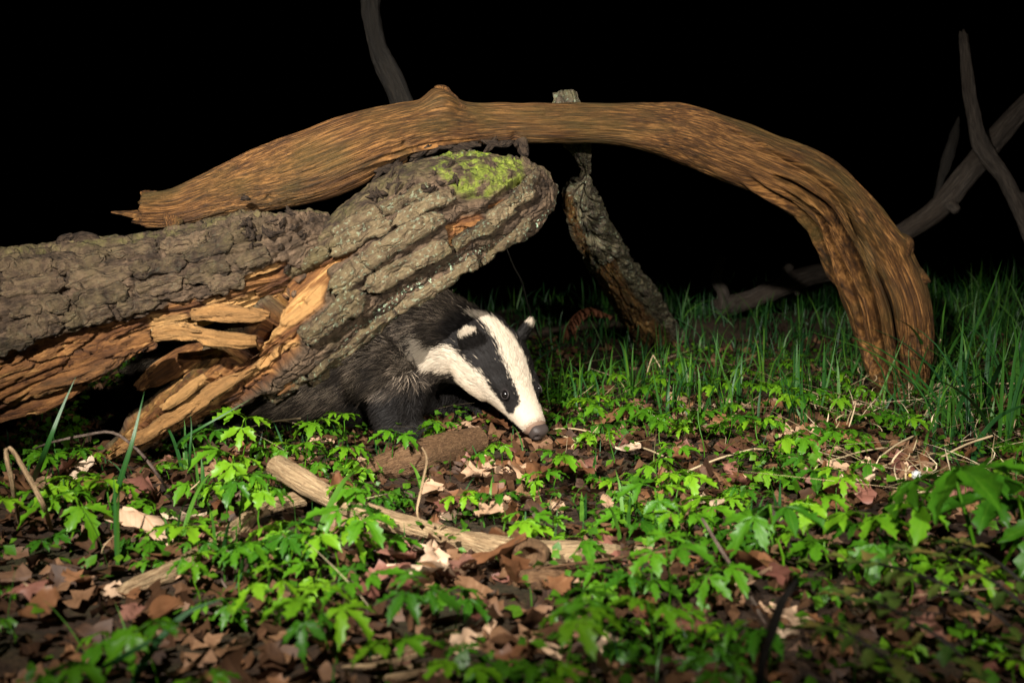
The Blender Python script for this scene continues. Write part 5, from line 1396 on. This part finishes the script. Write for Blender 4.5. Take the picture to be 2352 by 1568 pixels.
single_blade('blurred blue green grass blade low in the dark foreground', [GZ(180, 1560, 0), P(240, 1530, .62), P(330, 1480, .62), P(420, 1430, .63)], 0.0032, -0.3)
single_blade('long grass blade arching away from the foot of the arch', [GZ(2260, 1060, 0), P(2230, 960, 1.45), P(2190, 850, 1.48), P(2140, 780, 1.5), P(2090, 745, 1.5)], 0.0035, -0.1)
single_blade('tall pale green grass blade rising right of the arch', [GZ(2200, 880, 0), P(2240, 760, 1.9), P(2280, 660, 1.92), P(2302, 595, 1.93)], 0.004, -0.1)
single_blade('broad bent grass leaf in the right hand grass', [GZ(2230, 1080, 0), P(2250, 1010, 1.3), P(2290, 960, 1.3), P(2352, 930, 1.3), P(2420, 920, 1.3)], 0.0045, -0.2)

# --- dry straws one can pick out
def dry(pts, r_, label, group='dry straws by the arch'):
    twig('dry_straw_stem', label, 'straw', [np.append(p, r_) for p in pts], M['straw'], int(rng.integers(1e6)), group, 14, 6)
for (x0, y0, x1, y1, h0, h1) in [(1560, 1090, 1730, 1030, .01, .02), (1730, 1030, 1815, 1050, .02, .005), (1440, 1020, 1540, 1055, .008, .01), (1650, 985, 1750, 905, .005, .03), (1840, 890, 1990, 960, .03, .01), (1930, 905, 1900, 960, .03, .0), (1270, 985, 1360, 992, .012, .008), (1290, 1000, 1345, 1030, .012, .004), (1900, 1060, 2050, 1025, .01, .012), (1950, 1110, 2080, 1100, .01, .01), (2000, 1080, 2150, 1040, .012, .01),
                           (2080, 1140, 2160, 1130, .006, .01), (2020, 1050, 2100, 1000, .01, .02), (1620, 950, 1680, 915, .0, .02), (2160, 1050, 2280, 1000, .02, .05), (2180, 890, 2330, 880, .04, .06), (2140, 870, 2160, 780, .0, .10), (1500, 815, 1545, 900, .07, .0), (1500, 815, 1485, 860, .07, .03), (640, 965, 720, 990, .03, .01), (560, 985, 690, 960, .01, .04)]:
    dry([GZ(x0, y0, h0), (GZ(x0, y0, h0) + GZ(x1, y1, h1)) / 2 + [0, 0, .003], GZ(x1, y1, h1)], 0.0014, 'dry pale straw stem lying by the grass' if x0 > 1000 else 'dry pale straw stem lying in front of the badger body', 'dry straws by the grass' if x0 > 1000 else 'dry straws by the badger')

# --- the white flower
fp_ = GZ(2090, 1093, 0.05)
fb = np.array([fp_[0] + 0.03, fp_[1] + 0.01, float(zg(fp_[0] + .03, fp_[1]))])
fl_ = thing('white_flower', 'small white nodding woodland flower beside dry straw', 'flower', fb)
Sx = sweep([np.append(fb - [0, 0, .01], .0008), np.append(fb * .5 + fp_ * .5 + [0.012, 0, .01], .0008), np.append(fp_, .0008)], 14, 6, None, cap=0)
put('stem', Sx['V'], Sx['F'], M['anemone'], fl_, None, True, dict(lv=np.zeros((len(Sx['V']), 3)) + .5, tone=np.zeros(len(Sx['V']))))
for k in range(6):
    V, F, L = leaflet(0.0105, 0.0040, -0.3, 0.1, 0.02, k, 7)
    V = rotz(rotx(V, 0.75 + 0.2 * (k % 2)), k * 6.283 / 6); V = rotz(rotx(V, 1.25), 0.9)
    put('petal', V + fp_, F, M['petal'], fl_, None, True, dict(lv=L, tone=np.zeros(len(V))))
v_, f_ = ellipsoid(fp_ + [0, -.001, .001], (RGT, UPV, FWD), (.002, .002, .002), 8, 10)
M['stamen'], n_, b_s = nodes('yellow_stamen'); b_s.inputs['Base Color'].default_value = (.55, .42, .06, 1)
put('stamens', v_, f_, M['stamen'], fl_)

# --- bramble sprigs in the dark corner close to the lens
def sprig(pts, seed, label, group):
    r = random.Random(seed)
    b = np.array([pts[0][0], pts[0][1], float(zg(pts[0][0], pts[0][1]))])
    t_ = thing('bramble_sprig', label, 'bramble', b, group)
    ctrl = [np.append(b - [0, 0, .006], .0015)] + [np.append(p, .0013) for p in pts[1:]]
    Sx = sweep(ctrl, 30, 6, None, cap=0)
    put('stem', Sx['V'], Sx['F'], M['dark_branch'], t_, None, True, Sx['attrs'])
    for k in range(4, 30, 2):
        for sd in (-1, 1):
            V, F, L = leaflet(r.uniform(.012, .022), r.uniform(.004, .007), .3, .3, .25, seed + k, 7)
            V = rotz(rotx(V, r.uniform(-.7, .5)), math.atan2(Sx['T'][k][1], Sx['T'][k][0]) + sd * 1.1 - 1.57 + r.uniform(-.3, .3)) + Sx['C'][k]
            put('leaf', V, F, M['bramble'], t_, None, True, dict(lv=L, tone=np.full(len(V), r.uniform(-.3, .3))))
for k, pp in enumerate([[(2420, 1560, 0), (2300, 1420, .05), (2140, 1330, .07), (1980, 1290, .06), (1880, 1300, .04)], [(2450, 1500, 0), (2330, 1370, .06), (2200, 1290, .07), (2060, 1260, .05)], [(2300, 1600, 0), (2180, 1480, .05), (2050, 1400, .06), (1930, 1370, .04)],
                         [(2430, 1450, 0), (2340, 1330, .05), (2260, 1270, .06), (2150, 1240, .03)], [(2100, 1600, 0), (2020, 1500, .05), (1940, 1450, .06), (1860, 1440, .04)]]):
    sprig([GZ(x, y, h) if i == 0 else GZ(x, y, h) for i, (x, y, h) in enumerate(pp)], 900 + k * 37, 'sprawling small-leaved bramble sprig in the dark corner', 'bramble sprigs in the dark corner')
# --- a dead bracken frond in the gloom behind the badger
bk = G(1290, 790)
br = thing('dead_bracken', 'dim rusty dead bracken frond in the gloom behind the badger', 'fern', bk)
Sx = sweep([np.append(bk - [0, 0, .01], .002), np.append(P(1310, 735, float((bk - CAM) @ FWD) - .05), .0018), np.append(P(1350, 708, float((bk - CAM) @ FWD) - .1), .0014), np.append(P(1400, 725, float((bk - CAM) @ FWD) - .15), .0008)], 24, 6, None, cap=0)
put('stem', Sx['V'], Sx['F'], M['bracken'], br, None, True, dict(lv=np.zeros((len(Sx['V']), 3)) + .5, tone=np.zeros(len(Sx['V']))))
for k in range(6, 24):
    for sd in (-1, 1):
        V, F, L = leaflet(.045 * (1.1 - k / 26), .006, .6, .3, .4, k, 9)
        V = rotz(rotx(V, rng.uniform(-.8, .2)), sd * 1.2 - 1.57 + rng.uniform(-.4, .4)) + Sx['C'][k]
        put('pinna', V, F, M['bracken'], br, None, True, dict(lv=L, tone=np.zeros(len(V))))
